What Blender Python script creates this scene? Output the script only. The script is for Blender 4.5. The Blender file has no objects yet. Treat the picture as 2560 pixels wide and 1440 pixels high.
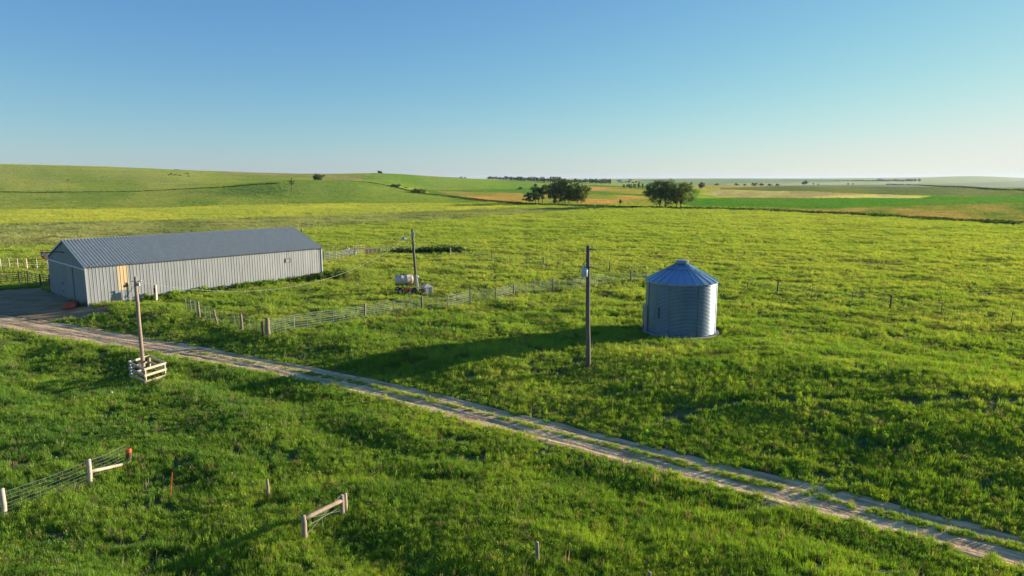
import bpy, math, random
import numpy as np
from mathutils import Vector, Matrix
R = math.radians
sc = bpy.context.scene
col = sc.collection
# ------------------------------------------------------------------ camera, sky, sun, exposure
CAM_H, PITCH, FPX = 12.2, R(9.05), 1706.7
cd = bpy.data.cameras.new('camera'); cam = bpy.data.objects.new('camera', cd); col.objects.link(cam)
cd.sensor_width = 36; cd.lens = 36 * FPX / 2560; cd.clip_start = 0.3; cd.clip_end = 60000
cam.location = (0, 0, CAM_H); cam.rotation_euler = (R(90) - PITCH, 0, 0)
sc.camera = cam
SUN_AZ, SUN_EL = R(66), R(10.5)            # azimuth clockwise from the view direction (+y)
world = bpy.data.worlds.new('World'); sc.world = world; world.use_nodes = True
wn = world.node_tree; bg = wn.nodes['Background']
sky = wn.nodes.new('ShaderNodeTexSky'); sky.sky_type = 'NISHITA'; sky.sun_disc = False
sky.sun_elevation = SUN_EL; sky.sun_rotation = SUN_AZ
sky.altitude = 600; sky.air_density = 1.0; sky.dust_density = 0.3; sky.ozone_density = 2.2
EXPO = 1.0
sep = wn.nodes.new('ShaderNodeSeparateColor'); com = wn.nodes.new('ShaderNodeCombineColor'); wn.links.new(sky.outputs[0], sep.inputs[0])
for ch, (gain, power) in enumerate(((.80, 1.04), (.95, .88), (.96, .5))):      # graded like the photograph: a cooler, flatter sky
    a_ = wn.nodes.new('ShaderNodeMath'); a_.operation = 'MULTIPLY'; a_.inputs[1].default_value = .1414; wn.links.new(sep.outputs[ch], a_.inputs[0])
    b_ = wn.nodes.new('ShaderNodeMath'); b_.operation = 'POWER'; b_.inputs[1].default_value = power; wn.links.new(a_.outputs[0], b_.inputs[0])
    c_ = wn.nodes.new('ShaderNodeMath'); c_.operation = 'MULTIPLY'; c_.inputs[1].default_value = gain / (.1 * 2 ** EXPO); wn.links.new(b_.outputs[0], c_.inputs[0])
    d_ = wn.nodes.new('ShaderNodeMath'); d_.operation = 'SMOOTH_MIN'; d_.inputs[1].default_value = (.80, .84, .80)[ch] / (.1 * 2 ** EXPO); d_.inputs[2].default_value = .45 / (.1 * 2 ** EXPO); wn.links.new(c_.outputs[0], d_.inputs[0])
    wn.links.new(d_.outputs[0], com.inputs[ch])
wn.links.new(com.outputs[0], bg.inputs[0]); bg.inputs[1].default_value = 0.10
sd = bpy.data.lights.new('sun', 'SUN'); sun = bpy.data.objects.new('sun', sd); col.objects.link(sun)
sd.energy = 5.0; sd.angle = R(0.5); sd.color = (1.0, 0.87, 0.68)
SD = Vector((math.sin(SUN_AZ) * math.cos(SUN_EL), math.cos(SUN_AZ) * math.cos(SUN_EL), math.sin(SUN_EL)))
sun.rotation_euler = (-SD).to_track_quat('-Z', 'Y').to_euler(); sun.location = SD * 60
sc.view_settings.view_transform = 'Standard'; sc.view_settings.look = 'None'
sc.view_settings.gamma = 1; sc.view_settings.exposure = EXPO
sc.cycles.max_bounces = 6; sc.cycles.diffuse_bounces = 3; sc.cycles.transparent_max_bounces = 6
sc.cycles.use_denoising = True

# ------------------------------------------------------------------ noise and terrain height
def hsh(i, j, seed):
    n = (i.astype(np.int64) * 374761393 + j.astype(np.int64) * 668265263 + seed * 974634777) & 0xFFFFFFFF
    n = ((n ^ (n >> 13)) * 1274126177) & 0xFFFFFFFF
    n = ((n ^ (n >> 16)) * 2246822519) & 0xFFFFFFFF
    return ((n ^ (n >> 15)) & 0xFFFFFF) / float(0xFFFFFF)
def vn(x, y, seed=0):
    """value noise in [-1, 1]"""
    i = np.floor(x); j = np.floor(y); fx = x - i; fy = y - j
    fx = fx * fx * fx * (fx * (fx * 6 - 15) + 10); fy = fy * fy * fy * (fy * (fy * 6 - 15) + 10)
    a = hsh(i, j, seed); b = hsh(i + 1, j, seed); c = hsh(i, j + 1, seed); d = hsh(i + 1, j + 1, seed)
    return 2 * ((a * (1 - fx) + b * fx) * (1 - fy) + (c * (1 - fx) + d * fx) * fy) - 1
def fbm(x, y, seed=0, o=3):
    s = 0; a = 1; t = 0
    for k in range(o):
        s = s + a * vn(x * 2 ** k + 17.3 * k, y * 2 ** k - 9.1 * k, seed + k); t += a; a *= .5
    return s / t
def sst(a, b, x):
    t = np.clip((x - a) / (b - a), 0, 1); return t * t * (3 - 2 * t)
CP, SP = math.cos(PITCH), math.sin(PITCH)
def drop(v, Y):                        # height below the camera of a point at depth Y seen on row v
    m = (v - 720) / FPX
    return Y * (m * CP + SP) / (CP - m * SP)
F = None
TAB = {  # column on the photo : (depth, row) or (depth, None, height)
 -900: [(230, None, 0), (330, 515), (520, 482), (650, 458), (800, 432), (920, 416), (1050, 404), (1300, None, 25), (2500, None, 8)],
 0: [(230, None, 0), (330, 516), (450, 493), (520, 483), (650, 459), (800, 433), (920, 416), (1050, 408), (1300, None, 25), (2500, None, 8)],
 250: [(230, None, 0), (330, 515), (450, 492), (520, 482), (650, 460), (800, 438), (950, 421), (1050, 413.5), (1300, None, 22), (2500, None, 8)],
 430: [(230, None, 0), (330, 515), (450, 491), (520, 479), (650, 460), (800, 439), (950, 427), (1050, 422.5), (1300, None, 20), (2500, None, 8)],
 560: [(230, None, 0), (330, 515), (450, 489), (520, 474), (600, 461), (700, 455), (850, 441), (1050, 427), (1300, None, 18), (2500, None, 8)],
 640: [(230, None, 0), (330, 515), (420, 494), (480, 474), (560, 457), (680, 458), (850, 444), (1050, 430), (1300, None, 18), (2500, None, 8)],
 730: [(230, None, 0), (330, 515), (410, 495), (465, 471), (560, 449), (680, 453), (850, 444), (1050, 433), (1300, None, 15), (2500, None, 8)],
 800: [(230, None, 0), (330, 515), (410, 495), (470, 473), (560, 451), (680, 455), (850, 445), (1050, 433), (1300, None, 15), (2500, None, 8)],
 870: [(230, None, 0), (330, 515), (410, 497), (480, 475), (570, 455), (680, 454), (850, 444), (1050, 432), (1300, None, 15), (2500, None, 8)],
 950: [(230, None, 0), (330, 515), (450, 494), (560, 469), (640, 459), (760, 449), (880, 438), (980, 429.5), (1200, None, 14), (2500, None, 6)],
 1060: [(230, None, 0), (450, 497), (560, 485), (650, 476), (800, 460), (980, 438.5), (1200, None, 13), (2500, None, 5)],
 1150: [(230, None, 0), (450, 499), (560, 489), (800, 467), (980, 448), (1080, 442.8), (1300, None, 11), (2500, None, 4)],
 1210: [(230, None, 0), (560, 489), (800, 470), (1000, 454), (1150, 446.5), (1400, None, 10), (2500, None, 3)],
 1300: [(230, None, 0), (600, 486), (800, 476), (1000, 462), (1250, 451.5), (1500, None, 9), (2500, None, 2), (6000, 448)],
 1400: [(230, None, 0), (800, 475), (1100, 466), (1400, 454), (1700, None, 6), (4000, None, 2), (7000, 446.5), (9000, None, 10)],
 1550: [(230, None, 0), (1000, None, 0), (1800, 458), (3000, 452), (5000, 448), (7000, 446.8), (9000, None, 10)],
 1720: [(230, None, 0), (1000, None, 0), (1800, 459), (3000, 451), (4500, 446.8), (7000, None, 20)],
 1900: [(230, None, 0), (1000, None, 0), (1800, 459.5), (3000, 452), (4500, 446.6), (7000, None, 20)],
 2080: [(230, None, 0), (1000, None, 0), (1800, 460), (3000, 455), (5000, 449), (8500, 445.6), (12000, None, 20)],
 2200: [(230, None, 0), (1000, None, 0), (1800, 461), (3000, 456), (5000, 451), (8500, 444.5), (12000, None, 20)],
 2330: [(230, None, 0), (1000, None, 0), (1500, 465), (3000, 457), (5000, 451), (8500, 442.5), (12000, None, 20)],
 2420: [(230, None, 0), (1000, None, 0), (1500, 466), (3000, 458), (5000, 452), (8500, 438.8), (12000, None, 20)],
 2480: [(230, None, 0), (1000, None, 0), (1500, 467), (3000, 458), (5000, 452), (8500, 440.5), (12000, None, 20)],
 2570: [(230, None, 0), (1000, None, 0), (1500, 468), (3000, 458), (5000, 452), (8500, 445), (12000, None, 20)],
 2900: [(230, None, 0), (1000, None, 0), (1500, 468), (3000, 459), (5000, 452), (8500, 445), (12000, None, 20)],
 3600: [(230, None, 0), (1000, None, 0), (1500, 468), (3000, 459), (5000, 452), (8500, 446), (12000, None, 20)]}
NT, NL = 260, 200
tg = np.linspace(-1.25, 1.35, NT); lg = np.linspace(math.log(100), math.log(20000), NL)
_c = sorted(TAB); _t = np.array([(c - 1280) / FPX * CP for c in _c]); _H = []
for c in _c:
    L = [(100, 0.)] + [(e[0], e[2] if e[1] is None else CAM_H - drop(e[1], e[0])) for e in TAB[c]] + [(20000, 0.)]
    _H.append(np.interp(lg, [math.log(a) for a, b in L], [b for a, b in L]))
_H = np.array(_H)
HT = np.array([np.interp(tg, _t, _H[:, j]) for j in range(NL)]).T
def gsm(A, s, ax):
    k = np.exp(-.5 * (np.arange(-6, 7) / s) ** 2); k /= k.sum()
    P = np.pad(A, [(6, 6) if a == ax else (0, 0) for a in (0, 1)], mode='edge')
    return sum(k[i] * np.take(P, range(i, i + A.shape[ax]), ax) for i in range(13))
HT = gsm(gsm(HT, 1.6, 0), 1.5, 1)
def Zbig(x, y):
    y = np.maximum(y, 1.); t = np.clip(x / y, tg[0], tg[-1] - 1e-6); l = np.clip(np.log(y), lg[0], lg[-1] - 1e-6)
    a = (t - tg[0]) / (tg[1] - tg[0]); b = (l - lg[0]) / (lg[1] - lg[0])
    i = a.astype(int); j = b.astype(int); a = a - i; b = b - j
    i1 = np.minimum(i + 1, NT - 1); j1 = np.minimum(j + 1, NL - 1)
    return (HT[i, j] * (1 - a) + HT[i1, j] * a) * (1 - b) + (HT[i, j1] * (1 - a) + HT[i1, j1] * a) * b
def ray(px, py):
    a = (px - 1280) / FPX; m = (py - 720) / FPX
    return Vector((a, CP - m * SP, -SP - m * CP))         # camera ray in world axes
ROADZ = -0.5
RPX = [(-260, 762), (-120, 781), (0, 800), (139, 823), (278, 848), (389, 864), (528, 888), (700, 920), (800, 940), (976, 975), (1151, 1024), (1327, 1066),
       (1503, 1111), (1679, 1157), (1836, 1194), (2012, 1236), (2187, 1281), (2363, 1326), (2539, 1372), (2760, 1430), (3050, 1510)]
RC = []
for q in RPX:
    d = ray(*q); k = (ROADZ - CAM_H) / d.z; RC.append((d.x * k, d.y * k))
RC = np.array(RC)
# smooth the centreline
_u = np.concatenate([[0], np.cumsum(np.hypot(*np.diff(RC, axis=0).T))])
_uu = np.arange(0, _u[-1], 1.0)
RCS = np.stack([np.interp(_uu, _u, RC[:, 0]), np.interp(_uu, _u, RC[:, 1])], 1)
for _ in range(12): RCS[1:-1] = (RCS[:-2] + 2 * RCS[1:-1] + RCS[2:]) / 4
def roadd(x, y):
    """signed distance to the road centre (+ = far side) and position along it"""
    x = np.asarray(x, float); y = np.asarray(y, float)
    best = np.full(x.shape, 1e9); sg = np.zeros(x.shape); al = np.zeros(x.shape); P = RCS[::3]
    for i in range(len(P) - 1):
        ax, ay = P[i]; dx, dy = P[i + 1] - P[i]; L = math.hypot(dx, dy); dx /= L; dy /= L
        t = (x - ax) * dx + (y - ay) * dy; s = (y - ay) * dx - (x - ax) * dy; tc = np.clip(t, 0, L)
        d = np.hypot(x - ax - tc * dx, y - ay - tc * dy); m = d < best
        best = np.where(m, d, best); sg = np.where(m, np.sign(s) * d, sg); al = np.where(m, tc + 3 * i, al)
    return sg, al
def rhw(x):                                       # half width of the bare road
    return 1.28 + 0.62 * sst(-12, -45, x)
def Z0(x, y, rel=True):
    x = np.atleast_1d(np.asarray(x, float)); y = np.atleast_1d(np.asarray(y, float))
    r = np.hypot(x, y); z = Zbig(x, y)
    near = (r < 140)
    zz = np.zeros(x.shape)
    if near.any():
        X, Y = x[near], y[near]; s, al = roadd(X, Y)
        w = 5 + 9 * sst(-5, 22, X)
        far = ROADZ + (0.5 + 0.35 * sst(-8, 20, X)) * sst(1.8, 1.8 + w, s)
        nearside = ROADZ - 0.16 * sst(1.8, 3.8, -s) + 0.15 * sst(4, 12, -s)
        h = np.where(s > 0, far, nearside)
        h = h - 0.35 * sst(-8, 20, X) * sst(16, 30, s) * (s > 0) + .5 * sst(6, 22, X) * sst(2.2, 3 + w, s) * (1 - sst(w + 2, w + 13, s))
        amp = sst(1.9, 4.5, np.abs(s))
        if rel:
            ux, uy = .85, -.53
            a = X * ux + Y * uy; b = -X * uy + Y * ux
            n = fbm(a / 11 + .35 * vn(b / 9, a / 14, 5), b / 3.8, 3, 2)
            n2 = fbm(X / 1.7, Y / 1.3, 9, 2)
            h = h + .42 * vn(a / 17 + 3.1, b / 7.5 + .4, 31) * 1.3 * sst(3, 8, -s)
            h = h + amp * (n * np.where(s < 0, .42, .17) + n2 * .055)
            kb = np.exp(-(np.hypot(X - 13.35, Y - 54.15) / 5.2) ** 4); h = h * (1 - kb) - .02 * kb
            # hollow below the pole and the silo mound edge
            h = h - .45 * amp * np.exp(-((X - 3.5) / 4.5) ** 2 - ((Y - 41) / 2.3) ** 2)
        zz[near] = h * (1 - sst(110, 138, r[near]))
    z = z + zz
    if rel:
        m = sst(70, 120, r)
        z = z + m * (fbm(x / 22, y / 16, 21, 3) * .30 * (1 - sst(380, 700, r)) + fbm(x / 70, y / 60, 22, 2) * 1.0 * sst(300, 600, y) * (1 - sst(900, 1500, r)))
        z = z + m * fbm(x / 6, y / 3.2, 23, 2) * .10 * (1 - sst(380, 700, r))
    return z
def Z(x, y):
    x = np.atleast_1d(np.asarray(x, float)); y = np.atleast_1d(np.asarray(y, float))
    z = Z0(x, y); m = np.hypot(x, y) < 140
    if m.any():
        s, al = roadd(x[m], y[m]); z[m] -= .08 * (1 - sst(rhw(x[m]) - .1, rhw(x[m]) + .15, np.abs(s)))
    return z
_Y = np.concatenate([np.arange(8, 160, .12), np.geomspace(160, 16000, 1800)])
def at(px, py, smooth=False):
    d = ray(px, py); d = d / d.y; X = d.x * _Y; zr = CAM_H + d.z * _Y
    g = Z0(X, _Y, rel=not smooth); k = np.nonzero(zr <= g)[0]
    if len(k) == 0: Yh = 15000.
    else:
        k = k[0]
        if k == 0: Yh = _Y[0]
        else:
            a = zr[k - 1] - g[k - 1]; b = zr[k] - g[k]; Yh = _Y[k - 1] + (_Y[k] - _Y[k - 1]) * a / (a - b)
    x = d.x * Yh; return Vector((x, Yh, float(Z0(x, Yh, rel=not smooth)[0])))
def hz(x, y): return float(Z0(x, y)[0])
def height_at(P, py):                     # z of the point above P seen on row py
    return CAM_H - drop(py, P.y)

# ------------------------------------------------------------------ tagging and mesh helpers
def tag(o, label=None, cat=None, group=None, kind=None):
    if label: o['label'] = label
    if cat: o['category'] = cat
    if group: o['group'] = group
    if kind: o['kind'] = kind
    return o
def empty(name, loc, label, cat, group=None, rz=0):
    o = bpy.data.objects.new(name, None); col.objects.link(o); o.location = loc; o.rotation_euler = (0, 0, rz)
    o.empty_display_size = .2
    return tag(o, label, cat, group)
class MB:
    def __init__(s): s.v = []; s.f = []
    def add(s, vs, fs):
        n = len(s.v); s.v += [tuple(v) for v in vs]; s.f += [tuple(i + n for i in f) for f in fs]; return s
    def box(s, c, size, M=None):
        x, y, z = [k / 2 for k in size]
        vs = [Vector((a * x, b * y, d * z)) for a in (-1, 1) for b in (-1, 1) for d in (-1, 1)]
        if M is not None: vs = [M @ v for v in vs]
        c = Vector(c); return s.add([v + c for v in vs], [(0, 1, 3, 2), (4, 6, 7, 5), (0, 4, 5, 1), (2, 3, 7, 6), (0, 2, 6, 4), (1, 5, 7, 3)])
    def bar(s, p, q, w, h, up=(0, 0, 1)):
        p = Vector(p); q = Vector(q); d = q - p; L = d.length; d.normalize()
        sd = d.cross(Vector(up)); 
        if sd.length < 1e-4: sd = d.cross(Vector((1, 0, 0)))
        sd.normalize(); u = sd.cross(d)
        M = Matrix((d, sd, u)).transposed(); return s.box((p + q) / 2, (L, w, h), M)
    def tube(s, pts, rad, n=8, cap=True):
        pts = [Vector(p) for p in pts]
        if not hasattr(rad, '__len__'): rad = [rad] * len(pts)
        vs = []; fs = []; ref = None
        for i, p in enumerate(pts):
            d = (pts[min(i + 1, len(pts) - 1)] - pts[max(i - 1, 0)]).normalized()
            if ref is None or abs(d.dot(ref)) > .98: ref = Vector((1, 0, 0)) if abs(d.x) < .7 else Vector((0, 1, 0))
            a = d.cross(ref).normalized(); b = d.cross(a); ref = -a.cross(d) if False else ref
            for k in range(n):
                t = 2 * math.pi * k / n; vs.append(p + (a * math.cos(t) + b * math.sin(t)) * rad[i])
        for i in range(len(pts) - 1):
            for k in range(n): fs.append((i * n + k, i * n + (k + 1) % n, (i + 1) * n + (k + 1) % n, (i + 1) * n + k))
        if cap: fs.append(tuple(range(n))[::-1]); fs.append(tuple((len(pts) - 1) * n + k for k in range(n)))
        return s.add(vs, fs)
    def lathe(s, prof, c=(0, 0, 0), n=32, a0=0, a1=2 * math.pi, axis='z'):
        full = abs(a1 - a0 - 2 * math.pi) < 1e-6; m = n if full else n + 1; vs = []; fs = []
        for r, z in prof:
            for k in range(m):
                t = a0 + (a1 - a0) * k / n
                v = (r * math.cos(t), r * math.sin(t), z)
                if axis == 'x': v = (z, r * math.cos(t), r * math.sin(t))
                vs.append(Vector(v) + Vector(c))
        for i in range(len(prof) - 1):
            for k in range(n): fs.append((i * m + k, i * m + (k + 1) % m, (i + 1) * m + (k + 1) % m, (i + 1) * m + k))
        return s.add(vs, fs)
    def build(s, name, mat, parent=None, smooth=False, local=True):
        """vertices are given in the parent's own axes (local) or in world axes (local=False, parent unrotated)"""
        me = bpy.data.meshes.new(name); vs = s.v
        if not local and parent is not None:
            L = wloc(parent); vs = [(v[0] - L.x, v[1] - L.y, v[2] - L.z) for v in vs]
        me.from_pydata(vs, [], s.f); me.materials.append(mat)
        if smooth: me.polygons.foreach_set('use_smooth', [True] * len(me.polygons))
        me.update(); o = bpy.data.objects.new(name, me); col.objects.link(o)
        if parent is not None: o.parent = parent
        return o
def wloc(o):
    L = Vector(o.location)
    while o.parent is not None: o = o.parent; L = L + Vector(o.location)
    return L
def single(name, mb, mat, base, label, cat, group=None, smooth=False):
    """a thing that is one mesh, its origin at its base"""
    b = Vector(base); mb.v = [(v[0] - b.x, v[1] - b.y, v[2] - b.z) for v in mb.v]
    o = mb.build(name, mat, None, smooth); o.location = b; return tag(o, label, cat, group)
def copy_tree(o, parent=None):
    kids = [c for c in col.objects if c.parent == o] if parent is None else [c for c in col.objects if c.parent == o]
    c = o.copy(); col.objects.link(c); c.parent = parent
    for k in kids: copy_tree(k, c)
    return c

# ------------------------------------------------------------------ materials
def mat(name, c, rough=.7, metal=0., noise=0., scale=6., c2=None, bump=0., bscale=30., stretch=(1, 1, 1), spec=.5, coord='Object'):
    m = bpy.data.materials.new(name); m.use_nodes = True; n = m.node_tree.nodes; l = m.node_tree.links
    b = n['Principled BSDF']; b.inputs['Roughness'].default_value = rough; b.inputs['Metallic'].default_value = metal
    b.inputs['Specular IOR Level'].default_value = spec; b.inputs['Base Color'].default_value = (*c, 1)
    tc = n.new('ShaderNodeTexCoord'); mp = n.new('ShaderNodeMapping'); mp.inputs['Scale'].default_value = stretch
    l.new(tc.outputs[coord], mp.inputs[0])
    if noise or c2:
        t = n.new('ShaderNodeTexNoise'); t.inputs['Scale'].default_value = scale; t.inputs['Detail'].default_value = 6; t.inputs['Roughness'].default_value = .65
        l.new(mp.outputs[0], t.inputs['Vector']); r = n.new('ShaderNodeValToRGB')
        r.color_ramp.elements[0].position = .35; r.color_ramp.elements[1].position = .68
        c2 = c2 or tuple(min(1, k * (1 - noise)) for k in c)
        r.color_ramp.elements[0].color = (*c2, 1); r.color_ramp.elements[1].color = (*c, 1)
        l.new(t.outputs['Fac'], r.inputs[0]); l.new(r.outputs[0], b.inputs['Base Color'])
    if bump:
        t2 = n.new('ShaderNodeTexNoise'); t2.inputs['Scale'].default_value = bscale; t2.inputs['Detail'].default_value = 4
        l.new(mp.outputs[0], t2.inputs['Vector']); bp = n.new('ShaderNodeBump'); bp.inputs['Strength'].default_value = bump; bp.inputs['Distance'].default_value = .03
        l.new(t2.outputs['Fac'], bp.inputs['Height']); l.new(bp.outputs[0], b.inputs['Normal'])
    return m
def leafmat(name, attr=None, c=(.1, .2, .02), var=.35, trans=.42, vscale=.8):
    m = bpy.data.materials.new(name); m.use_nodes = True; n = m.node_tree.nodes; l = m.node_tree.links
    for k in list(n): n.remove(k)
    out = n.new('ShaderNodeOutputMaterial'); d = n.new('ShaderNodeBsdfDiffuse'); t = n.new('ShaderNodeBsdfTranslucent'); mx = n.new('ShaderNodeMixShader')
    gl = n.new('ShaderNodeBsdfGlossy'); gl.inputs['Roughness'].default_value = .5; gl.inputs['Color'].default_value = (.7, .8, .6, 1); m2 = n.new('ShaderNodeMixShader'); m2.inputs[0].default_value = .03
    if attr:
        a = n.new('ShaderNodeAttribute'); a.attribute_type = 'INSTANCER'; a.attribute_name = attr; src = a.outputs['Color']
    else:
        tc = n.new('ShaderNodeTexCoord'); no = n.new('ShaderNodeTexNoise'); no.inputs['Scale'].default_value = vscale; no.inputs['Detail'].default_value = 3
        l.new(tc.outputs['Object'], no.inputs['Vector']); r = n.new('ShaderNodeValToRGB')
        r.color_ramp.elements[0].position = .3; r.color_ramp.elements[1].position = .7
        r.color_ramp.elements[0].color = (*[k * (1 - var) for k in c], 1); r.color_ramp.elements[1].color = (*[k * (1 + var) for k in c], 1)
        l.new(no.outputs['Fac'], r.inputs[0]); src = r.outputs[0]
    l.new(src, d.inputs['Color']); hs = n.new('ShaderNodeMix'); hs.data_type = 'RGBA'; hs.blend_type = 'MULTIPLY'; hs.inputs[0].default_value = 1
    l.new(src, hs.inputs[6]); hs.inputs[7].default_value = (1.35, 1.3, .55, 1)
    l.new(hs.outputs[2], t.inputs['Color']); mx.inputs[0].default_value = trans
    l.new(d.outputs[0], mx.inputs[1]); l.new(t.outputs[0], mx.inputs[2]); l.new(mx.outputs[0], m2.inputs[1]); l.new(gl.outputs[0], m2.inputs[2]); l.new(m2.outputs[0], out.inputs[0])
    return m
M = dict(
    wood=mat('weathered_wood', (.36, .27, .19), .85, noise=.45, scale=5, stretch=(1, 1, .25), bump=.5, bscale=25),
    palewood=mat('pale_lumber', (.62, .50, .38), .8, noise=.25, scale=8, bump=.2),
    darkwood=mat('dark_wood', (.10, .075, .055), .85, noise=.4, scale=6, bump=.4),
    polewood=mat('pole_wood', (.20, .165, .13), .85, noise=.5, scale=4, stretch=(3, 3, .15), bump=.5, bscale=20),
    polepale=mat('pole_wood_pale', (.42, .31, .22), .85, noise=.35, scale=4, stretch=(3, 3, .15), bump=.4, bscale=20),
    galv=mat('galvanised_metal', (.42, .43, .43), .5, .5, noise=.2, scale=3),
    pipe=mat('grey_pipe', (.42, .43, .42), .55, .3, noise=.3, scale=2),
    darkpipe=mat('dark_pipe', (.05, .06, .06), .6, .2),
    wire=mat('fence_wire', (.24, .26, .23), .5, .5),
    cable=mat('cable', (.30, .30, .28), .6),
    darkcable=mat('dark_cable', (.03, .03, .03), .6),
    black=mat('black_rubber', (.02, .02, .02), .8, noise=.3),
    steel=mat('rusty_steel', (.10, .07, .05), .8, .2, noise=.5),
    white=mat('white_paint', (.75, .74, .70), .6, noise=.15),
    tank=mat('beige_plastic', (.62, .52, .42), .45, noise=.12, scale=2),
    orange=mat('orange_paint', (.72, .13, .03), .5, noise=.2),
    orangepanel=mat('orange_panel', (.62, .33, .08), .8, noise=.35, scale=6),
    red=mat('red_paint', (.55, .09, .05), .55, noise=.3),
    rust=mat('rust', (.28, .09, .04), .9, noise=.4),
    concrete=mat('concrete', (.45, .40, .34), .9, noise=.3, bump=.3),
    hide=mat('black_hide', (.012, .011, .011), .8),
    roofred=mat('far_roof', (.30, .12, .09), .8),
    transf=mat('transformer_grey', (.42, .50, .54), .45, .1),
)

# ------------------------------------------------------------------ fields: ground and grass colours by area
def inpoly(x, y, P):
    c = np.zeros(x.shape, bool); n = len(P)
    for i in range(n):
        x1, y1 = P[i]; x2, y2 = P[(i + 1) % n]
        if y1 == y2: continue
        m = ((y1 > y) != (y2 > y)) & (x < (x2 - x1) * (y - y1) / (y2 - y1) + x1); c ^= m
    return c
def wp(L): return [tuple(at(a, b, True)[:2]) for a, b in L]
FIELDS = [  # colour, streak colour, streak amount, polygon on the photo (turned to world positions)
 ((.20, .25, .045), (.27, .29, .07), .5, [(-700, 480), (0, 482), (300, 480), (640, 461), (900, 440), (1230, 452), (1230, 380), (-700, 380)]),
 ((.15, .21, .045), (.22, .25, .06), .5, [(-700, 530), (300, 522), (640, 512), (1000, 507), (1280, 507), (1200, 501), (1060, 482), (900, 455), (860, 445), (640, 461), (300, 480), (0, 482), (-700, 480)]),
 ((.36, .36, .06), (.29, .32, .06), .6, [(-700, 535), (0, 527), (300, 522), (640, 512), (1000, 509), (1260, 510), (1310, 516), (1240, 522), (900, 536), (640, 545), (300, 554), (0, 560), (-700, 570)]),
 ((.17, .20, .07), (.26, .27, .10), .4, [(-700, 572), (0, 561), (300, 555), (640, 546), (900, 537), (1240, 522), (1480, 520), (1350, 534), (1050, 553), (700, 575), (600, 590), (0, 600), (-700, 610)]),  # greyer, darker green band below the yellow strip
 ((.30, .30, .12), (.2, .22, .07), .5, [(0, 585), (300, 585), (150, 612), (0, 620), (-400, 620), (-400, 590)]),
 ((.145, .215, .04), (.19, .25, .05), .5, [(450, 472), (560, 470), (700, 452), (860, 454), (1060, 484), (1180, 503), (1240, 508), (900, 507), (640, 509), (560, 500), (640, 484)]),
 ((.27, .25, .11), (.18, .22, .06), .4, [(540, 428), (720, 434), (850, 437), (1000, 447), (1160, 458), (900, 451), (700, 440), (560, 434)]),
 ((.15, .25, .03), (.2, .27, .05), .5, [(1060, 440), (1240, 447), (1420, 452), (1480, 458), (1400, 470), (1240, 474), (1060, 472), (960, 460), (900, 448)]),
 ((.09, .20, .02), (.12, .2, .03), .4, [(1060, 474), (1250, 474), (1480, 462), (1700, 466), (1750, 476), (1740, 500), (1760, 512), (1500, 512), (1280, 505), (1180, 500), (1080, 486)]),
 ((.42, .25, .12), (.24, .24, .05), .55, [(1085, 477), (1130, 477), (1300, 484), (1330, 490), (1330, 508), (1240, 503), (1160, 492)]),
 ((.42, .25, .12), (.24, .24, .05), .5, [(1470, 467), (1560, 469), (1615, 474), (1610, 487), (1480, 479)]),
 ((.42, .26, .12), (.20, .24, .05), .6, [(1330, 486), (1480, 487), (1640, 493), (1660, 505), (1730, 512), (1480, 511), (1330, 507)]),
 ((.14, .23, .05), (.2, .26, .07), .5, [(1600, 450), (1850, 446), (2150, 450), (2040, 458), (1800, 463), (1600, 462)]),
 ((.34, .36, .14), (.25, .28, .1), .4, [(1810, 459), (2060, 456), (2300, 453), (2300, 459), (2080, 463), (1830, 466)]),
 ((.40, .25, .11), (.3, .25, .1), .5, [(1740, 465), (1900, 463), (2060, 463), (1820, 471), (1740, 472)]),
 ((.10, .14, .055), (.14, .17, .07), .5, [(1800, 470), (2000, 463.5), (2250, 461.5), (2560, 480), (2900, 490), (2900, 495), (2560, 490), (2330, 490), (2100, 483), (1800, 475)]),
 ((.15, .20, .09), (.2, .24, .11), .5, [(2250, 460), (2560, 452), (3200, 452), (3200, 498), (2560, 479)]),
 ((.065, .19, .02), (.09, .19, .03), .5, [(1720, 497), (1900, 493), (2300, 496), (2330, 491), (2560, 489), (3200, 500), (3200, 515), (2560, 508), (2100, 521), (1740, 519), (1700, 512)]),
 ((.44, .42, .22), (.28, .24, .15), .5, [(1745, 487), (1790, 476), (1900, 478), (2100, 483), (2250, 488), (2325, 492.5), (2290, 496), (2000, 496), (1850, 494)]),
 ((.12, .18, .04), (.28, .22, .09), .24, [(1740, 520), (2100, 521), (2560, 508), (3200, 515), (3200, 590), (2560, 557), (2200, 539), (2040, 530), (1850, 524)]),
]
FB = 1.5
FW = [(a, b, k, wp(P)) for a, b, k, P in FIELDS]
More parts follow.
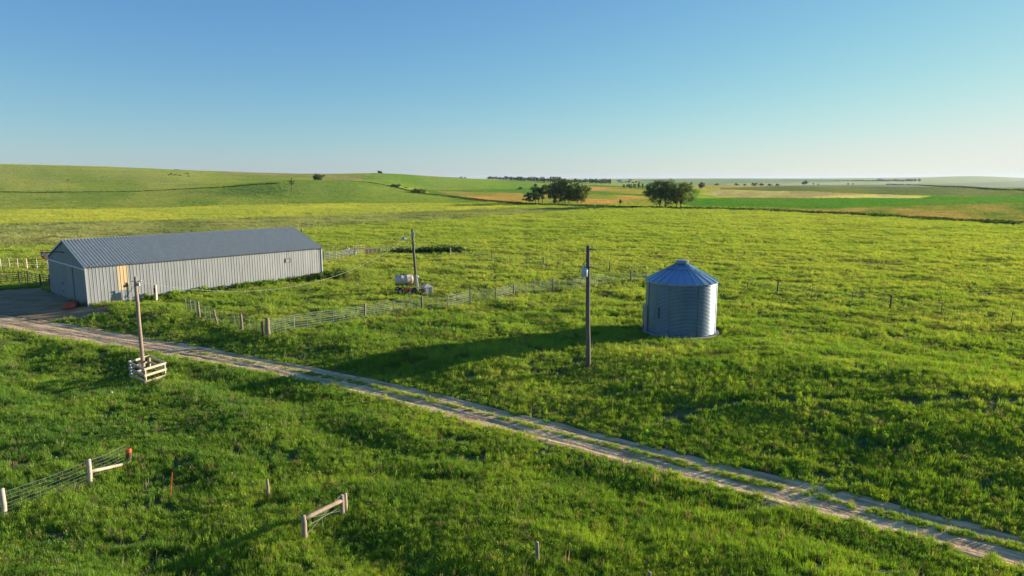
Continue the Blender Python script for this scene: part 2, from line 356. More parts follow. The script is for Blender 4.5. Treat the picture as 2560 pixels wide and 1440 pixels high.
def veg(x, y):
    """vegetation colour (linear) at world positions"""
    r = np.hypot(x, y); n = len(x)
    n1 = fbm(x / 14, y / 11, 41, 3); n2 = fbm(x / 2.6, y / 2.0, 42, 3); n3 = fbm(x / 45, y / 40, 43, 2)
    deep = np.array([.115, .245, .030]); mid = np.array([.26, .385, .040]); yel = np.array([.50, .53, .10])
    fr = sst(40, 110, r); k = .42 + (.24 - .14 * fr) * n1 + (.38 - .22 * fr) * n2 + (.14 - .07 * fr) * n3 + .26 * sst(35, 110, r) + .08 * sst(110, 220, r)
    s, al = roadd(x, y); k = k - .13 * (s < -2) + .06 * sst(5, 14, s) * (r < 140)
    k = np.clip(k, 0, 1)[:, None]
    c = np.where(k < .5, deep + (mid - deep) * (k * 2), mid + (yel - mid) * (k * 2 - 1))
    jx = x + fbm(x / 25, y / 25, 51, 2) * r * .003; jy = y * (1 + fbm(x / 30, y / 30, 52, 2) * .005)
    st = fbm(x / (r * .05 + 4), y / (r * .035 + 3), 53, 4)
    for a, b, m, P in FW:
        q = inpoly(jx, jy, P)
        if q.any():
            t = np.clip(.5 + st[q] * 1.6 + (m - .5), 0, 1)[:, None]
            c[q] = (np.array(a) * (1 - t) + np.array(b) * t) * FB
    return c

# ------------------------------------------------------------------ ground
def grid_mesh(name, X, Y, Zv, cyclic, attrs, m, center=None):
    nr, nc = X.shape; co = np.stack([X, Y, Zv], -1).reshape(-1, 3)
    i, j = np.meshgrid(np.arange(nr - 1), np.arange(nc if cyclic else nc - 1), indexing='ij'); j1 = (j + 1) % nc
    q = np.stack([i * nc + j, i * nc + j1, (i + 1) * nc + j1, (i + 1) * nc + j], -1).reshape(-1, 4)
    me = bpy.data.meshes.new(name); me.vertices.add(len(co)); me.vertices.foreach_set('co', co.ravel())
    me.loops.add(q.size); me.loops.foreach_set('vertex_index', q.ravel().astype(np.int32))
    me.polygons.add(len(q)); me.polygons.foreach_set('loop_start', np.arange(0, q.size, 4, dtype=np.int32))
    me.polygons.foreach_set('use_smooth', np.ones(len(q), bool)); me.update(calc_edges=True)
    for k, a in attrs.items():
        at_ = me.attributes.new(k, 'FLOAT_COLOR', 'POINT'); at_.data.foreach_set('color', np.concatenate([a, np.ones((len(a), 1))], 1).astype(np.float32).ravel())
    me.materials.append(m); o = bpy.data.objects.new(name, me); col.objects.link(o); return o
def ground_mat():
    m = bpy.data.materials.new('ground'); m.use_nodes = True; n = m.node_tree.nodes; l = m.node_tree.links; b = n['Principled BSDF']
    b.inputs['Roughness'].default_value = .95; b.inputs['Specular IOR Level'].default_value = .1
    a = n.new('ShaderNodeAttribute'); a.attribute_name = 'field_colour'; g = n.new('ShaderNodeNewGeometry')
    t = n.new('ShaderNodeTexNoise'); t.inputs['Scale'].default_value = 1.3; t.inputs['Detail'].default_value = 8; t.inputs['Roughness'].default_value = .7
    l.new(g.outputs['Position'], t.inputs['Vector']); r = n.new('ShaderNodeMapRange'); r.inputs[1].default_value = .3; r.inputs[2].default_value = .7; r.inputs[3].default_value = .65; r.inputs[4].default_value = 1.3
    l.new(t.outputs['Fac'], r.inputs[0]); v = n.new('ShaderNodeVectorMath'); v.operation = 'SCALE'; l.new(a.outputs['Color'], v.inputs[0]); l.new(r.outputs[0], v.inputs['Scale'])
    l.new(v.outputs[0], b.inputs['Base Color'])
    bp = n.new('ShaderNodeBump'); bp.inputs['Strength'].default_value = .8; bp.inputs['Distance'].default_value = .12; l.new(t.outputs['Fac'], bp.inputs['Height']); l.new(bp.outputs[0], b.inputs['Normal'])
    return m
YARD = [tuple(at(*q, True)[:2]) for q in [(-200, 735), (0, 728), (100, 722), (150, 735), (235, 772), (322, 764), (300, 772), (236, 790), (170, 800), (120, 802), (60, 797), (0, 790), (-200, 778)]]
rs = [2.0]
while rs[-1] < 18000:
    r = rs[-1]; rs.append(r + (.3 if r < 14 else .24 if r < 62 else r * .004 if r < 320 else r * .012 if r < 1600 else r * .03))
rs = np.array(rs)
az = np.concatenate([np.arange(-48, 48, .15), np.arange(48, 312, 3.)]) * math.pi / 180
RR, AZ = np.meshgrid(rs, az, indexing='ij')
GX = RR * np.sin(AZ); GY = RR * np.cos(AZ); GZ = Z(GX.ravel(), GY.ravel()).reshape(GX.shape)
vc = veg(GX.ravel(), GY.ravel()); rr = RR.ravel()
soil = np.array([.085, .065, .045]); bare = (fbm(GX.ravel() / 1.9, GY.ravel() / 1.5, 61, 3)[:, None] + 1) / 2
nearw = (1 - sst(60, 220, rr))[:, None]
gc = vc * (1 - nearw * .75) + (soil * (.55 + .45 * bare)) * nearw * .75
# the under-storey of the far fields has its full colour
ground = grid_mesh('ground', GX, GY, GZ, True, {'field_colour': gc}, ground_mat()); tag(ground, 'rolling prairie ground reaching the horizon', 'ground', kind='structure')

# ------------------------------------------------------------------ road, yard, track
def road_mat(name, c1, c2, c3):
    m = bpy.data.materials.new(name); m.use_nodes = True; n = m.node_tree.nodes; l = m.node_tree.links; b = n['Principled BSDF']
    b.inputs['Roughness'].default_value = .95; b.inputs['Specular IOR Level'].default_value = .15
    a = n.new('ShaderNodeAttribute'); a.attribute_name = 'path_uv'
    mp = n.new('ShaderNodeMapping'); mp.inputs['Scale'].default_value = (.35, 3.2, 1); l.new(a.outputs['Vector'], mp.inputs[0])
    t = n.new('ShaderNodeTexNoise'); t.inputs['Scale'].default_value = 1.; t.inputs['Detail'].default_value = 7; t.inputs['Roughness'].default_value = .62; l.new(mp.outputs[0], t.inputs['Vector'])
    r = n.new('ShaderNodeValToRGB'); e = r.color_ramp.elements; e[0].position = .34; e[0].color = (*c1, 1); e[1].position = .62; e[1].color = (*c3, 1)
    k = e.new(.47); k.color = (*c2, 1); l.new(t.outputs['Fac'], r.inputs[0]); l.new(r.outputs[0], b.inputs['Base Color'])
    t2 = n.new('ShaderNodeTexNoise'); t2.inputs['Scale'].default_value = 5.; t2.inputs['Detail'].default_value = 8; g = n.new('ShaderNodeNewGeometry'); l.new(g.outputs['Position'], t2.inputs['Vector'])
    ad = n.new('ShaderNodeMath'); ad.operation = 'ADD'; l.new(t.outputs['Fac'], ad.inputs[0]); l.new(t2.outputs['Fac'], ad.inputs[1])
    bp = n.new('ShaderNodeBump'); bp.inputs['Strength'].default_value = .9; bp.inputs['Distance'].default_value = .06; l.new(ad.outputs[0], bp.inputs['Height']); l.new(bp.outputs[0], b.inputs['Normal'])
    return m
def ribbon(name, C, half, nv, zfn, m):
    """a sheet that follows centreline C; half(x) is its half width"""
    C = np.array(C); T = np.gradient(C, axis=0); T /= np.hypot(T[:, 0], T[:, 1])[:, None]; N = np.stack([-T[:, 1], T[:, 0]], 1)
    v = np.linspace(-1, 1, nv); u = np.concatenate([[0], np.cumsum(np.hypot(*np.diff(C, axis=0).T))])
    hw = half(C[:, 0])[:, None] * (1 + .10 * vn(u[:, None] / 1.3, np.sign(v)[None, :] * 3 + 5, 71) * (np.abs(v) > .8)[None, :])
    S = v[None, :] * hw; X = C[:, 0:1] + N[:, 0:1] * S; Y = C[:, 1:2] + N[:, 1:2] * S
    Zv = zfn(X, Y, S, hw, u[:, None] + 0 * S)
    uv = np.stack([u[:, None] + 0 * S, S, 0 * S], -1).reshape(-1, 3)
    return grid_mesh(name, X, Y, Zv, False, {'path_uv': uv}, m)
def zroad(X, Y, S, hw, U):
    z = Z0(X.ravel(), Y.ravel()).reshape(X.shape)
    rut = -.045 * (np.exp(-((np.abs(S) - .75) / .28) ** 2)) + .015 * vn(U * .8, S * 4, 72) + .02 * vn(U * .25, S * 7, 73)
    return z - .015 + rut - .09 * sst(.9, 1., np.abs(S) / hw)
_i = np.arange(0, len(RCS) - 1, .25); RCF = np.stack([np.interp(_i, range(len(RCS)), RCS[:, 0]), np.interp(_i, range(len(RCS)), RCS[:, 1])], 1)
road = ribbon('dirt_road', RCF, lambda x: rhw(x) + .18, 31, zroad, road_mat('road_dirt', (.27, .175, .085), (.60, .40, .20), (.88, .62, .33)))
tag(road, 'two-rut sandy dirt road crossing the pasture diagonally', 'dirt road', kind='structure')
def yard_sheet():
    P = np.array(YARD); x0, y0 = P.min(0) - .5; x1, y1 = P.max(0) + .5
    xs = np.arange(x0, x1, .3); ys = np.arange(y0, y1, .3); X, Y = np.meshgrid(xs, ys, indexing='ij')
    jx = X + .9 * fbm(X / 2, Y / 2, 81, 2); jy = Y + .9 * fbm(X / 2, Y / 2, 82, 2)
    ins = inpoly(jx, jy, YARD); zz = Z0(X.ravel(), Y.ravel()).reshape(X.shape) + .035
    idx = -np.ones(X.shape, int); vs = []; fs = []
    keep = ins[:-1, :-1] & ins[1:, :-1] & ins[1:, 1:] & ins[:-1, 1:]
    for i, j in zip(*np.nonzero(keep)):
        f = []
        for a, b in ((i, j), (i + 1, j), (i + 1, j + 1), (i, j + 1)):
            if idx[a, b] < 0: idx[a, b] = len(vs); vs.append((X[a, b], Y[a, b], zz[a, b]))
            f.append(idx[a, b])
        fs.append(f)
    me = bpy.data.meshes.new('dirt_yard'); me.from_pydata(vs, [], fs)
    a = me.attributes.new('path_uv', 'FLOAT_COLOR', 'POINT'); a.data.foreach_set('color', np.array([(v[0], v[1] * .4, 0, 1) for v in vs], np.float32).ravel())
    me.materials.append(road_mat('yard_dirt', (.22, .135, .06), (.31, .20, .10), (.42, .28, .15)))
    me.polygons.foreach_set('use_smooth', [True] * len(fs)); o = bpy.data.objects.new('dirt_yard', me); col.objects.link(o)
    tag(o, 'bare dirt yard in front of the barn doors', 'dirt yard', kind='structure')
yard_sheet()
TRACK = [at(*q, True)[:2] for q in [(880, 454), (960, 463), (1060, 483), (1150, 495), (1240, 505), (1330, 512), (1500, 517), (1700, 521.5), (1850, 524), (2040, 531), (2200, 540), (2380, 550), (2560, 561), (2900, 583)]]
TRACK = np.array([(a, b) for a, b in TRACK])
_u = np.concatenate([[0], np.cumsum(np.hypot(*np.diff(TRACK, axis=0).T))]); _uu = np.arange(0, _u[-1], 2.)
TRK = np.stack([np.interp(_uu, _u, TRACK[:, 0]), np.interp(_uu, _u, TRACK[:, 1])], 1)
for _ in range(60): TRK[1:-1] = (TRK[:-2] + 2 * TRK[1:-1] + TRK[2:]) / 4
trk = ribbon('field_track', TRK, lambda x: 1.5 + 0 * x, 7, lambda X, Y, S, hw, U: Z0(X.ravel(), Y.ravel()).reshape(X.shape) + .22, road_mat('track_dirt', (.16, .17, .07), (.25, .24, .12), (.34, .30, .18)))
tag(trk, 'faint vehicle track running between the far fields', 'track', kind='structure')

# ------------------------------------------------------------------ buildings: frames used by masks too
TH = .82; BD = Vector((math.cos(TH), math.sin(TH), 0)); BN = Vector((-math.sin(TH), math.cos(TH), 0))
BA = Vector((-41.0, 65.1, 0)); BL, BW, BE, BR = 25.6, 13.15, 3.88, 6.05
BINC = Vector((13.6, 54.15, 0)); BIN_R = 2.78
def barn_uv(x, y):
    dx = x - BA.x; dy = y - BA.y; return dx * BD.x + dy * BD.y, dx * BN.x + dy * BN.y

# ------------------------------------------------------------------ grass (stuff)
rng = np.random.default_rng(7)
def tuft(name, n, h, w, spread, lean, m, seed, seg=2):
    rd = random.Random(seed); vs = []; fs = []
    for k in range(n):
        a = rd.uniform(0, 6.283); d = spread * math.sqrt(rd.random()); x, y = d * math.cos(a), d * math.sin(a)
        hh = h * rd.uniform(.45, 1.0) * (1 - .35 * d / spread); la = a + rd.uniform(-1, 1); ln = lean * rd.uniform(.2, 1) * hh
        wa = rd.uniform(0, 6.283); wx, wy = math.cos(wa) * w * .5, math.sin(wa) * w * .5; b = len(vs)
        mx, my = x + ln * .35 * math.cos(la), y + ln * .35 * math.sin(la); tx, ty = x + ln * math.cos(la), y + ln * math.sin(la)
        vs += [(x - wx, y - wy, -.04), (x + wx, y + wy, -.04), (mx + wx * .8, my + wy * .8, hh * .55), (mx - wx * .8, my - wy * .8, hh * .55), (tx, ty, hh)]
        fs += [(b, b + 1, b + 2, b + 3), (b + 3, b + 2, b + 4)]
    me = bpy.data.meshes.new(name); me.from_pydata(vs, [], fs); me.materials.append(m); return bpy.data.objects.new(name, me)
def weedmesh(name, n, h, r, leaf, m, seed):
    rd = random.Random(seed); vs = []; fs = []
    for k in range(n):
        a = rd.uniform(0, 6.283); z = h * rd.uniform(.1, 1); d = r * math.sqrt(rd.random()) * (1 - .5 * z / h); c = Vector((d * math.cos(a), d * math.sin(a), z))
        u = Vector((rd.gauss(0, 1), rd.gauss(0, 1), rd.gauss(0, .7))).normalized(); v = u.cross(Vector((rd.gauss(0, 1), rd.gauss(0, 1), rd.gauss(0, 1)))).normalized(); L = leaf * rd.uniform(.6, 1.3); b = len(vs)
        vs += [c - u * L, c + v * L * .45, c + u * L, c - v * L * .45]; fs.append((b, b + 1, b + 2, b + 3))
    for k in range(5):
        a = rd.uniform(0, 6.283); x, y = .3 * r * math.cos(a), .3 * r * math.sin(a); b = len(vs); q = leaf * .12
        vs += [(x - q, y, -.05), (x + q, y, -.05), (x * 2 + q, y * 2, h * .9), (x * 2 - q, y * 2, h * .9)]; fs.append((b, b + 1, b + 2, b + 3))
    me = bpy.data.meshes.new(name); me.from_pydata(vs, [], fs); me.materials.append(m); return bpy.data.objects.new(name, me)
def scatter(name, P, idx, rot, scl, tint, sources, label, cat):
    cl = bpy.data.collections.new(name + '_source')
    for s in sources: cl.objects.link(s)
    me = bpy.data.meshes.new(name); me.vertices.add(len(P)); me.vertices.foreach_set('co', P.astype(np.float32).ravel())
    a = me.attributes.new('pick', 'INT', 'POINT'); a.data.foreach_set('value', idx.astype(np.int32))
    a = me.attributes.new('turn', 'FLOAT_VECTOR', 'POINT'); a.data.foreach_set('vector', rot.astype(np.float32).ravel())
    a = me.attributes.new('grow', 'FLOAT_VECTOR', 'POINT'); a.data.foreach_set('vector', scl.astype(np.float32).ravel())
    a = me.attributes.new('tint', 'FLOAT_COLOR', 'POINT'); a.data.foreach_set('color', np.concatenate([tint, np.ones((len(P), 1))], 1).astype(np.float32).ravel())
    o = bpy.data.objects.new(name, me); col.objects.link(o)
    ng = bpy.data.node_groups.new(name, 'GeometryNodeTree')
    ng.interface.new_socket('Geometry', in_out='INPUT', socket_type='NodeSocketGeometry'); ng.interface.new_socket('Geometry', in_out='OUTPUT', socket_type='NodeSocketGeometry')
    n = ng.nodes; l = ng.links; gi = n.new('NodeGroupInput'); go = n.new('NodeGroupOutput'); ci = n.new('GeometryNodeCollectionInfo'); ip = n.new('GeometryNodeInstanceOnPoints')
    ci.inputs['Collection'].default_value = cl; ci.inputs['Separate Children'].default_value = True; ci.inputs['Reset Children'].default_value = True
    def na(nm, ty):
        q = n.new('GeometryNodeInputNamedAttribute'); q.data_type = ty; q.inputs['Name'].default_value = nm; return q.outputs['Attribute']
    l.new(gi.outputs[0], ip.inputs['Points']); l.new(ci.outputs[0], ip.inputs['Instance']); ip.inputs['Pick Instance'].default_value = True
    l.new(na('pick', 'INT'), ip.inputs['Instance Index']); l.new(na('turn', 'FLOAT_VECTOR'), ip.inputs['Rotation']); l.new(na('grow', 'FLOAT_VECTOR'), ip.inputs['Scale'])
    l.new(ip.outputs[0], go.inputs[0]); md = o.modifiers.new('scatter', 'NODES'); md.node_group = ng
    return tag(o, label, cat, kind='stuff')
GM = leafmat('grass_blade', 'tint')
def rad_sample(n, r0, r1, p):            # radii with density per area ~ r^-p
    q = 2 - p; u = rng.random(n); return (r0 ** q + u * (r1 ** q - r0 ** q)) ** (1 / q)
NG = 850000
r = rad_sample(NG, 14, 1300, 1.70); a = rng.uniform(-R(47), R(47), NG); px, py = r * np.sin(a), r * np.cos(a)
s, al = roadd(px, py); ro = r < 140
edge = rhw(px) + .18 * vn(al / .8, s * 0 + np.sign(s), 91)
strip = (np.abs(s - .10 - .08 * vn(al / 3, s * 0, 92)) < .24 + .06 * vn(al / 1.4, s * 0, 93) - .14 * (px < -14)) & (px > -24)
keep = ~(ro & (np.abs(s) < edge) & ~strip & (rng.random(NG) > .14 * sst(.45, 0, edge - np.abs(s))))
keep &= ~(ro & (np.abs(s) > edge) & (np.abs(s) < edge + .5) & (rng.random(NG) < .45))
bu, bv = barn_uv(px, py); keep &= ~((bu > -.15) & (bu < BL + .1) & (bv > -.1) & (bv < BW + .1))
jx = px + .9 * fbm(px / 2, py / 2, 81, 2); jy = py + .9 * fbm(px / 2, py / 2, 82, 2)
keep &= ~inpoly(jx, jy, YARD); keep &= np.hypot(px - BINC.x, py - BINC.y) > BIN_R + .62
WORN = np.array([tuple(at(*q, True)[:2]) for q in [(1630, 1066), (1720, 1031), (1830, 1012), (2000, 1004), (2250, 1002), (2560, 998), (2800, 1000)]])
_u = np.concatenate([[0], np.cumsum(np.hypot(*np.diff(WORN, axis=0).T))]); _uu = np.arange(0, _u[-1], .35); wd = np.full(NG, 1e9); nr_ = r < 60
for qx, qy in zip(np.interp(_uu, _u, WORN[:, 0]), np.interp(_uu, _u, WORN[:, 1])): wd[nr_] = np.minimum(wd[nr_], np.hypot(px[nr_] - qx, py[nr_] - qy))
keep &= ~((wd < .38 + .25 * vn(px, py, 99)) & (rng.random(NG) < .88))        # a worn cattle path
tk = np.full(len(px), 1e9)
for q in TRK[::4]: tk = np.minimum(tk, np.hypot(px - q[0], py - q[1]))
keep &= tk > 4.2
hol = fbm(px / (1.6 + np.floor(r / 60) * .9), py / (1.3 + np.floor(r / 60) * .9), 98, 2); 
thin = fbm(px / 1.5, py / 1.2, 94, 3); keep &= ~((thin < -.38) & (r < 90) & (rng.random(NG) < .85))
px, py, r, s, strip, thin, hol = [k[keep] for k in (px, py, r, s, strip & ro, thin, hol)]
n = len(px); P = np.stack([px, py, Z0(px, py) - .01], 1)
g = rng.lognormal(0, .22, n); sw = .70 * (r / 25) ** .47 * g; sh = (np.maximum(r, 25) / 25) ** .12 * rng.lognormal(0, .25, n) * (1 + .35 * vn(px / 3, py / 2.4, 95))
sh = sh * (1 + .6 * np.clip(hol, -.6, .5) * sst(40, 70, r)); sh = np.where(strip, sh * .45, sh); sw = np.where(strip, sw * .7, sw); sh = np.where((np.abs(s) < 2.4) & ~strip & (r < 140), sh * .75, sh)
scl = np.stack([sw, sw, sh], 1); rot = np.stack([rng.normal(0, .12, n), rng.normal(0, .12, n), rng.uniform(0, 6.283, n)], 1)
idx = np.where(rng.random(n) < .10, rng.integers(6, 8, n), rng.integers(0, 6, n)); vcol = veg(px, py) * rng.lognormal(0, .11, n)[:, None] * (1 - .42 * sst(.24, .6, -hol) * (r > 45) * (1 - sst(200, 330, r)))[:, None]  # tint darkened in noise patches, painting the shade of small hollows
vcol[:, 0] *= rng.lognormal(0, .09, n); dry = rng.random(n) < .07 * (r < 120); vcol[dry] = np.array([.30, .25, .12]) * rng.uniform(.7, 1.2, (dry.sum(), 1))
src = [tuft('tuft_%d' % k, 36, .28 + .04 * (k % 3), .017 + .004 * (k % 2), .16, .45 + .2 * (k % 3), GM, k) for k in range(6)]
src += [weedmesh('tuft_%d' % k, 60, .24, .16, .030, GM, k) for k in (6, 7)]
print('grass instances', n)
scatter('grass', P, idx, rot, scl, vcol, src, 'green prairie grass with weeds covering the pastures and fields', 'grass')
# dark rank grass by the far track; left slope tufts paint a terrace shadow
V = []
for off in (-2.9, 2.9):
    T = np.gradient(TRK, axis=0); T /= np.hypot(T[:, 0], T[:, 1])[:, None]; N = np.stack([-T[:, 1], T[:, 0]], 1)
    for rep in range(5): V.append(TRK + N * (off + rng.normal(0, .45, (len(TRK), 1))) + rng.normal(0, .5, TRK.shape))
LINE = np.array([tuple(at(*q, True)[:2]) for q in [(-300, 483), (0, 482), (160, 481.5), (320, 479), (480, 472), (600, 464), (700, 458)]])
_u = np.concatenate([[0], np.cumsum(np.hypot(*np.diff(LINE, axis=0).T))]); _uu = np.arange(0, _u[-1], .9); LN = np.stack([np.interp(_uu, _u, LINE[:, 0]), np.interp(_uu, _u, LINE[:, 1])], 1)
for rep in range(4): V.append(LN + rng.normal(0, .8, LN.shape))
V = np.concatenate(V); n = len(V)
P = np.stack([V[:, 0], V[:, 1], Z0(V[:, 0], V[:, 1]) - .05], 1); sw = rng.uniform(4, 7, n); sh = rng.uniform(1.8, 3.2, n)
scatter('rank_grass', P, rng.integers(0, 8, n), np.stack([rng.normal(0, .1, n), rng.normal(0, .1, n), rng.uniform(0, 6.283, n)], 1), np.stack([sw, sw, sh], 1),
        np.array([.07, .12, .02]) * rng.lognormal(0, .25, (n, 1)),
        [weedmesh('rank_%d' % k, 46, .24, .16, .045, GM, 20 + k) for k in range(8)], 'tall dark grass edging the far track, dark tufts painting the slope shadow line', 'grass')
# leafy weeds against the barn wall, the yard edge and the weed bank by the far corral
WP = []; WS = []; WC = []
def weeds(pts, n, sig, sc_, c):
    pts = np.array(pts); u = np.concatenate([[0], np.cumsum(np.hypot(*np.diff(pts, axis=0).T))]); q = rng.uniform(0, u[-1], n)
    X = np.interp(q, u, pts[:, 0]) + rng.normal(0, sig, n); Y = np.interp(q, u, pts[:, 1]) + rng.normal(0, sig, n)
    bu, bv = barn_uv(X, Y); k = ~((bu > -.1) & (bu < BL + .05) & (bv > -.12) & (bv < BW))
    X, Y = X[k], Y[k]; WP.append(np.stack([X, Y, Z0(X, Y)], 1)); e = rng.uniform(sc_[0], sc_[1], len(X)); WS.append(np.stack([e, e, e * rng.uniform(.7, 1.3, len(X))], 1))
    WC.append(np.array(c) * rng.lognormal(0, .3, (len(X), 1)))
def bw(u, v): q = BA + BD * u + BN * v; return (q.x, q.y)
weeds([bw(5, -.5), bw(12, -.5), bw(25.6, -.5)], 420, .33, (.6, 1.9), (.18, .30, .03))
weeds([bw(22, -.6), bw(25.6, -.6), bw(27.6, -.8)], 110, .5, (1.2, 2.6), (.09, .15, .03))
weeds([bw(26, -.6), bw(29, 1)], 50, .6, (1.2, 2.6), (.12, .17, .04))
C1 = [at(*q)[:2] for q in [(1062, 631), (1100, 631), (1158, 632)]]
weeds(C1, 420, .9, (1.2, 2.5), (.05, .10, .02))
C2 = [at(*q)[:2] for q in [(985, 632), (1030, 633), (1070, 633)]]
weeds(C2, 160, .6, (1., 2.2), (.05, .09, .02))
C3 = [at(*q)[:2] for q in [(470, 800), (545, 822), (610, 838), (672, 852)]]
weeds(C3, 120, .4, (.5, 1.0), (.09, .17, .025))
q = np.stack([rng.uniform(-26, 26, 150), rng.uniform(19, 60, 150)], 1); q = q[(np.abs(roadd(q[:, 0], q[:, 1])[0]) > 2.3)]
WP.append(np.stack([q[:, 0], q[:, 1], Z0(q[:, 0], q[:, 1])], 1)); e = rng.uniform(.45, .9, len(q)); WS.append(np.stack([e, e, e], 1)); WC.append(np.array([.15, .26, .03]) * rng.lognormal(0, .3, (len(q), 1)))
WP = np.concatenate(WP); WS = np.concatenate(WS); WC = np.concatenate(WC); n = len(WP)
scatter('weeds', WP, rng.integers(0, 4, n), np.stack([rng.normal(0, .15, n), rng.normal(0, .15, n), rng.uniform(0, 6.283, n)], 1), WS, WC,
        [weedmesh('weed_%d' % k, 70, .36, .2, .05, GM, 40 + k) for k in range(4)], 'leafy weeds growing along the barn wall and fences', 'weeds')
# pale dead stalks in the foreground
q = np.stack([rng.uniform(-26, 24, 1600), rng.uniform(18.5, 55, 1600)], 1); q = q[(np.abs(roadd(q[:, 0], q[:, 1])[0]) > 1.9) & (vn(q[:, 0] / 4, q[:, 1] / 4, 97) > 0)]; n = len(q)
scatter('dry_stalks', np.stack([q[:, 0], q[:, 1], Z0(q[:, 0], q[:, 1])], 1), rng.integers(0, 3, n), np.stack([rng.normal(0, .25, n), rng.normal(0, .25, n), rng.uniform(0, 6.283, n)], 1),
        np.repeat(rng.uniform(.7, 1.5, (n, 1)), 3, 1), np.array([.42, .36, .22]) * rng.uniform(.7, 1.2, (n, 1)),
        [tuft('stalk_%d' % k, 5, .62, .012, .10, .5, GM, 60 + k) for k in range(3)], 'thin dry stalks standing in the foreground grass', 'dry grass')
# ------------------------------------------------------------------ barn
def sheet(mb, O, U, N, V, width, bot, top, pitch, rw, rh, u0=0., tilt=None):
    """ribbed metal sheet: O origin, U along, V up, N outwards; bot(u), top(u) heights"""
    O, U, N, V = Vector(O), Vector(U), Vector(N), Vector(V); pr = []; k = 0
    while k * pitch < width:
        a = k * pitch; pr += [(a, 0), (a + pitch - rw, 0), (a + pitch - rw * .75, rh), (a + pitch - rw * .25, rh)]; k += 1
    pr = [(min(a, width), b) for a, b in pr if a <= width + 1e-6]; pr.append((width, 0)); vs = []; fs = []
    for a, b in pr:
        a += u0
        for h in (bot(a), top(a)): vs.append(O + U * a + N * b + V * h)
    for i in range(len(pr) - 1):
        if pr[i + 1][0] - pr[i][0] > 1e-5 or pr[i + 1][1] != pr[i][1]: fs.append((2 * i, 2 * i + 2, 2 * i + 3, 2 * i + 1))
    mb.add(vs, fs)
def metal(name, c, rough, metallic, streak=.25, spec=.5):
    m = mat(name, c, rough, metallic, noise=streak, scale=1.2, stretch=(1.6, 1.6, .18), spec=spec); return m
WALLM = metal('painted_wall_metal', (.42, .43, .43), .55, .35, .26)
DOORM = metal('door_metal', (.24, .28, .31), .55, .35, .2)
ROOFM = metal('roof_metal', (.52, .53, .44), .6, .10, .2)
TRIMM = metal('trim_metal', (.55, .57, .58), .5, .3, .1)
FIBER = metal('fibreglass_panel', (.78, .56, .30), .6, 0, .12)
barn = empty('metal_barn', (BA.x, BA.y, -.15), 'long grey ribbed metal barn with blue-grey gable roof and sliding doors', 'barn', rz=TH)
zz = .15                     # local z of the world zero plane
E, Rg, L, W = BE + zz, BR + zz, BL, BW
X, Y, Zv = (1, 0, 0), (0, 1, 0), (0, 0, 1); nX, nY = (-1, 0, 0), (0, -1, 0)
def top_g(u): return E + (Rg - E) * (1 - abs(u - W / 2) / (W / 2)) - .03
def plane_uv(px, py, O, N):
    d = ray(px, py); O = Vector(O); N = Vector(N); k = (O - Vector((0, 0, CAM_H))).dot(N) / d.dot(N); return Vector((0, 0, CAM_H)) + d * k
# long wall facing the pasture (normal -y local); the fibreglass bay and the wall either side of it
uq = lambda px, py: (plane_uv(px, py, BA, -BN) - BA).dot(BD)
y0, y1 = uq(293.5, 690), uq(320.5, 690); y0 = round(y0 / .305) * .305; y1 = round(y1 / .305) * .305
zp = plane_uv(305, 722, BA, -BN).z + zz
mb = MB(); sheet(mb, (0, 0, 0), X, nY, Zv, y0, lambda u: .10, lambda u: E - .05, .305, .07, .022)
sheet(mb, (0, 0, 0), X, nY, Zv, y1 - y0, lambda u: .10, lambda u: zp, .305, .07, .022, u0=y0)
sheet(mb, (0, 0, 0), X, nY, Zv, L - y1, lambda u: .10, lambda u: E - .05, .305, .07, .022, u0=y1)
wl = mb.build('wall', WALLM, barn)
mb = MB(); sheet(mb, (0, -.006, 0), X, nY, Zv, y1 - y0, lambda u: zp - .12, lambda u: E - .05, .305, .07, .022, u0=y0); mb.build('fibreglass_panel', FIBER, barn)['label'] = 'pale yellow translucent panel set in the side wall'
HOLE = mat('dark_hole', (.03, .012, .01), .9)
for (a, b, c, d) in ((311, 319.5, 706, 717.5), (311, 314.6, 712, 718)):
    if (a, c) == (311, 706): a, b = 315.2, 319.3
    p = plane_uv(a, d, BA, -BN) - BA; q = plane_uv(b, c, BA, -BN) - BA; u0, u1 = p.dot(BD), q.dot(BD)
    MB().box(((u0 + u1) / 2, -.045, (p.z + q.z) / 2 + zz), (u1 - u0, .02, q.z - p.z)).build('vent_hole', HOLE, barn)
mb = MB(); sheet(mb, (0, W, 0), X, Y, Zv, L, lambda u: .10, lambda u: E - .05, .305, .07, .022); mb.build('wall', WALLM, barn)
mb = MB(); sheet(mb, (L, 0, 0), Y, X, Zv, W / 2, lambda u: .1, top_g, .305, .07, .022); sheet(mb, (L, W / 2, 0), Y, X, Zv, W / 2, lambda u: .1, lambda u: top_g(u + W / 2), .305, .07, .022); mb.build('wall', WALLM, barn)
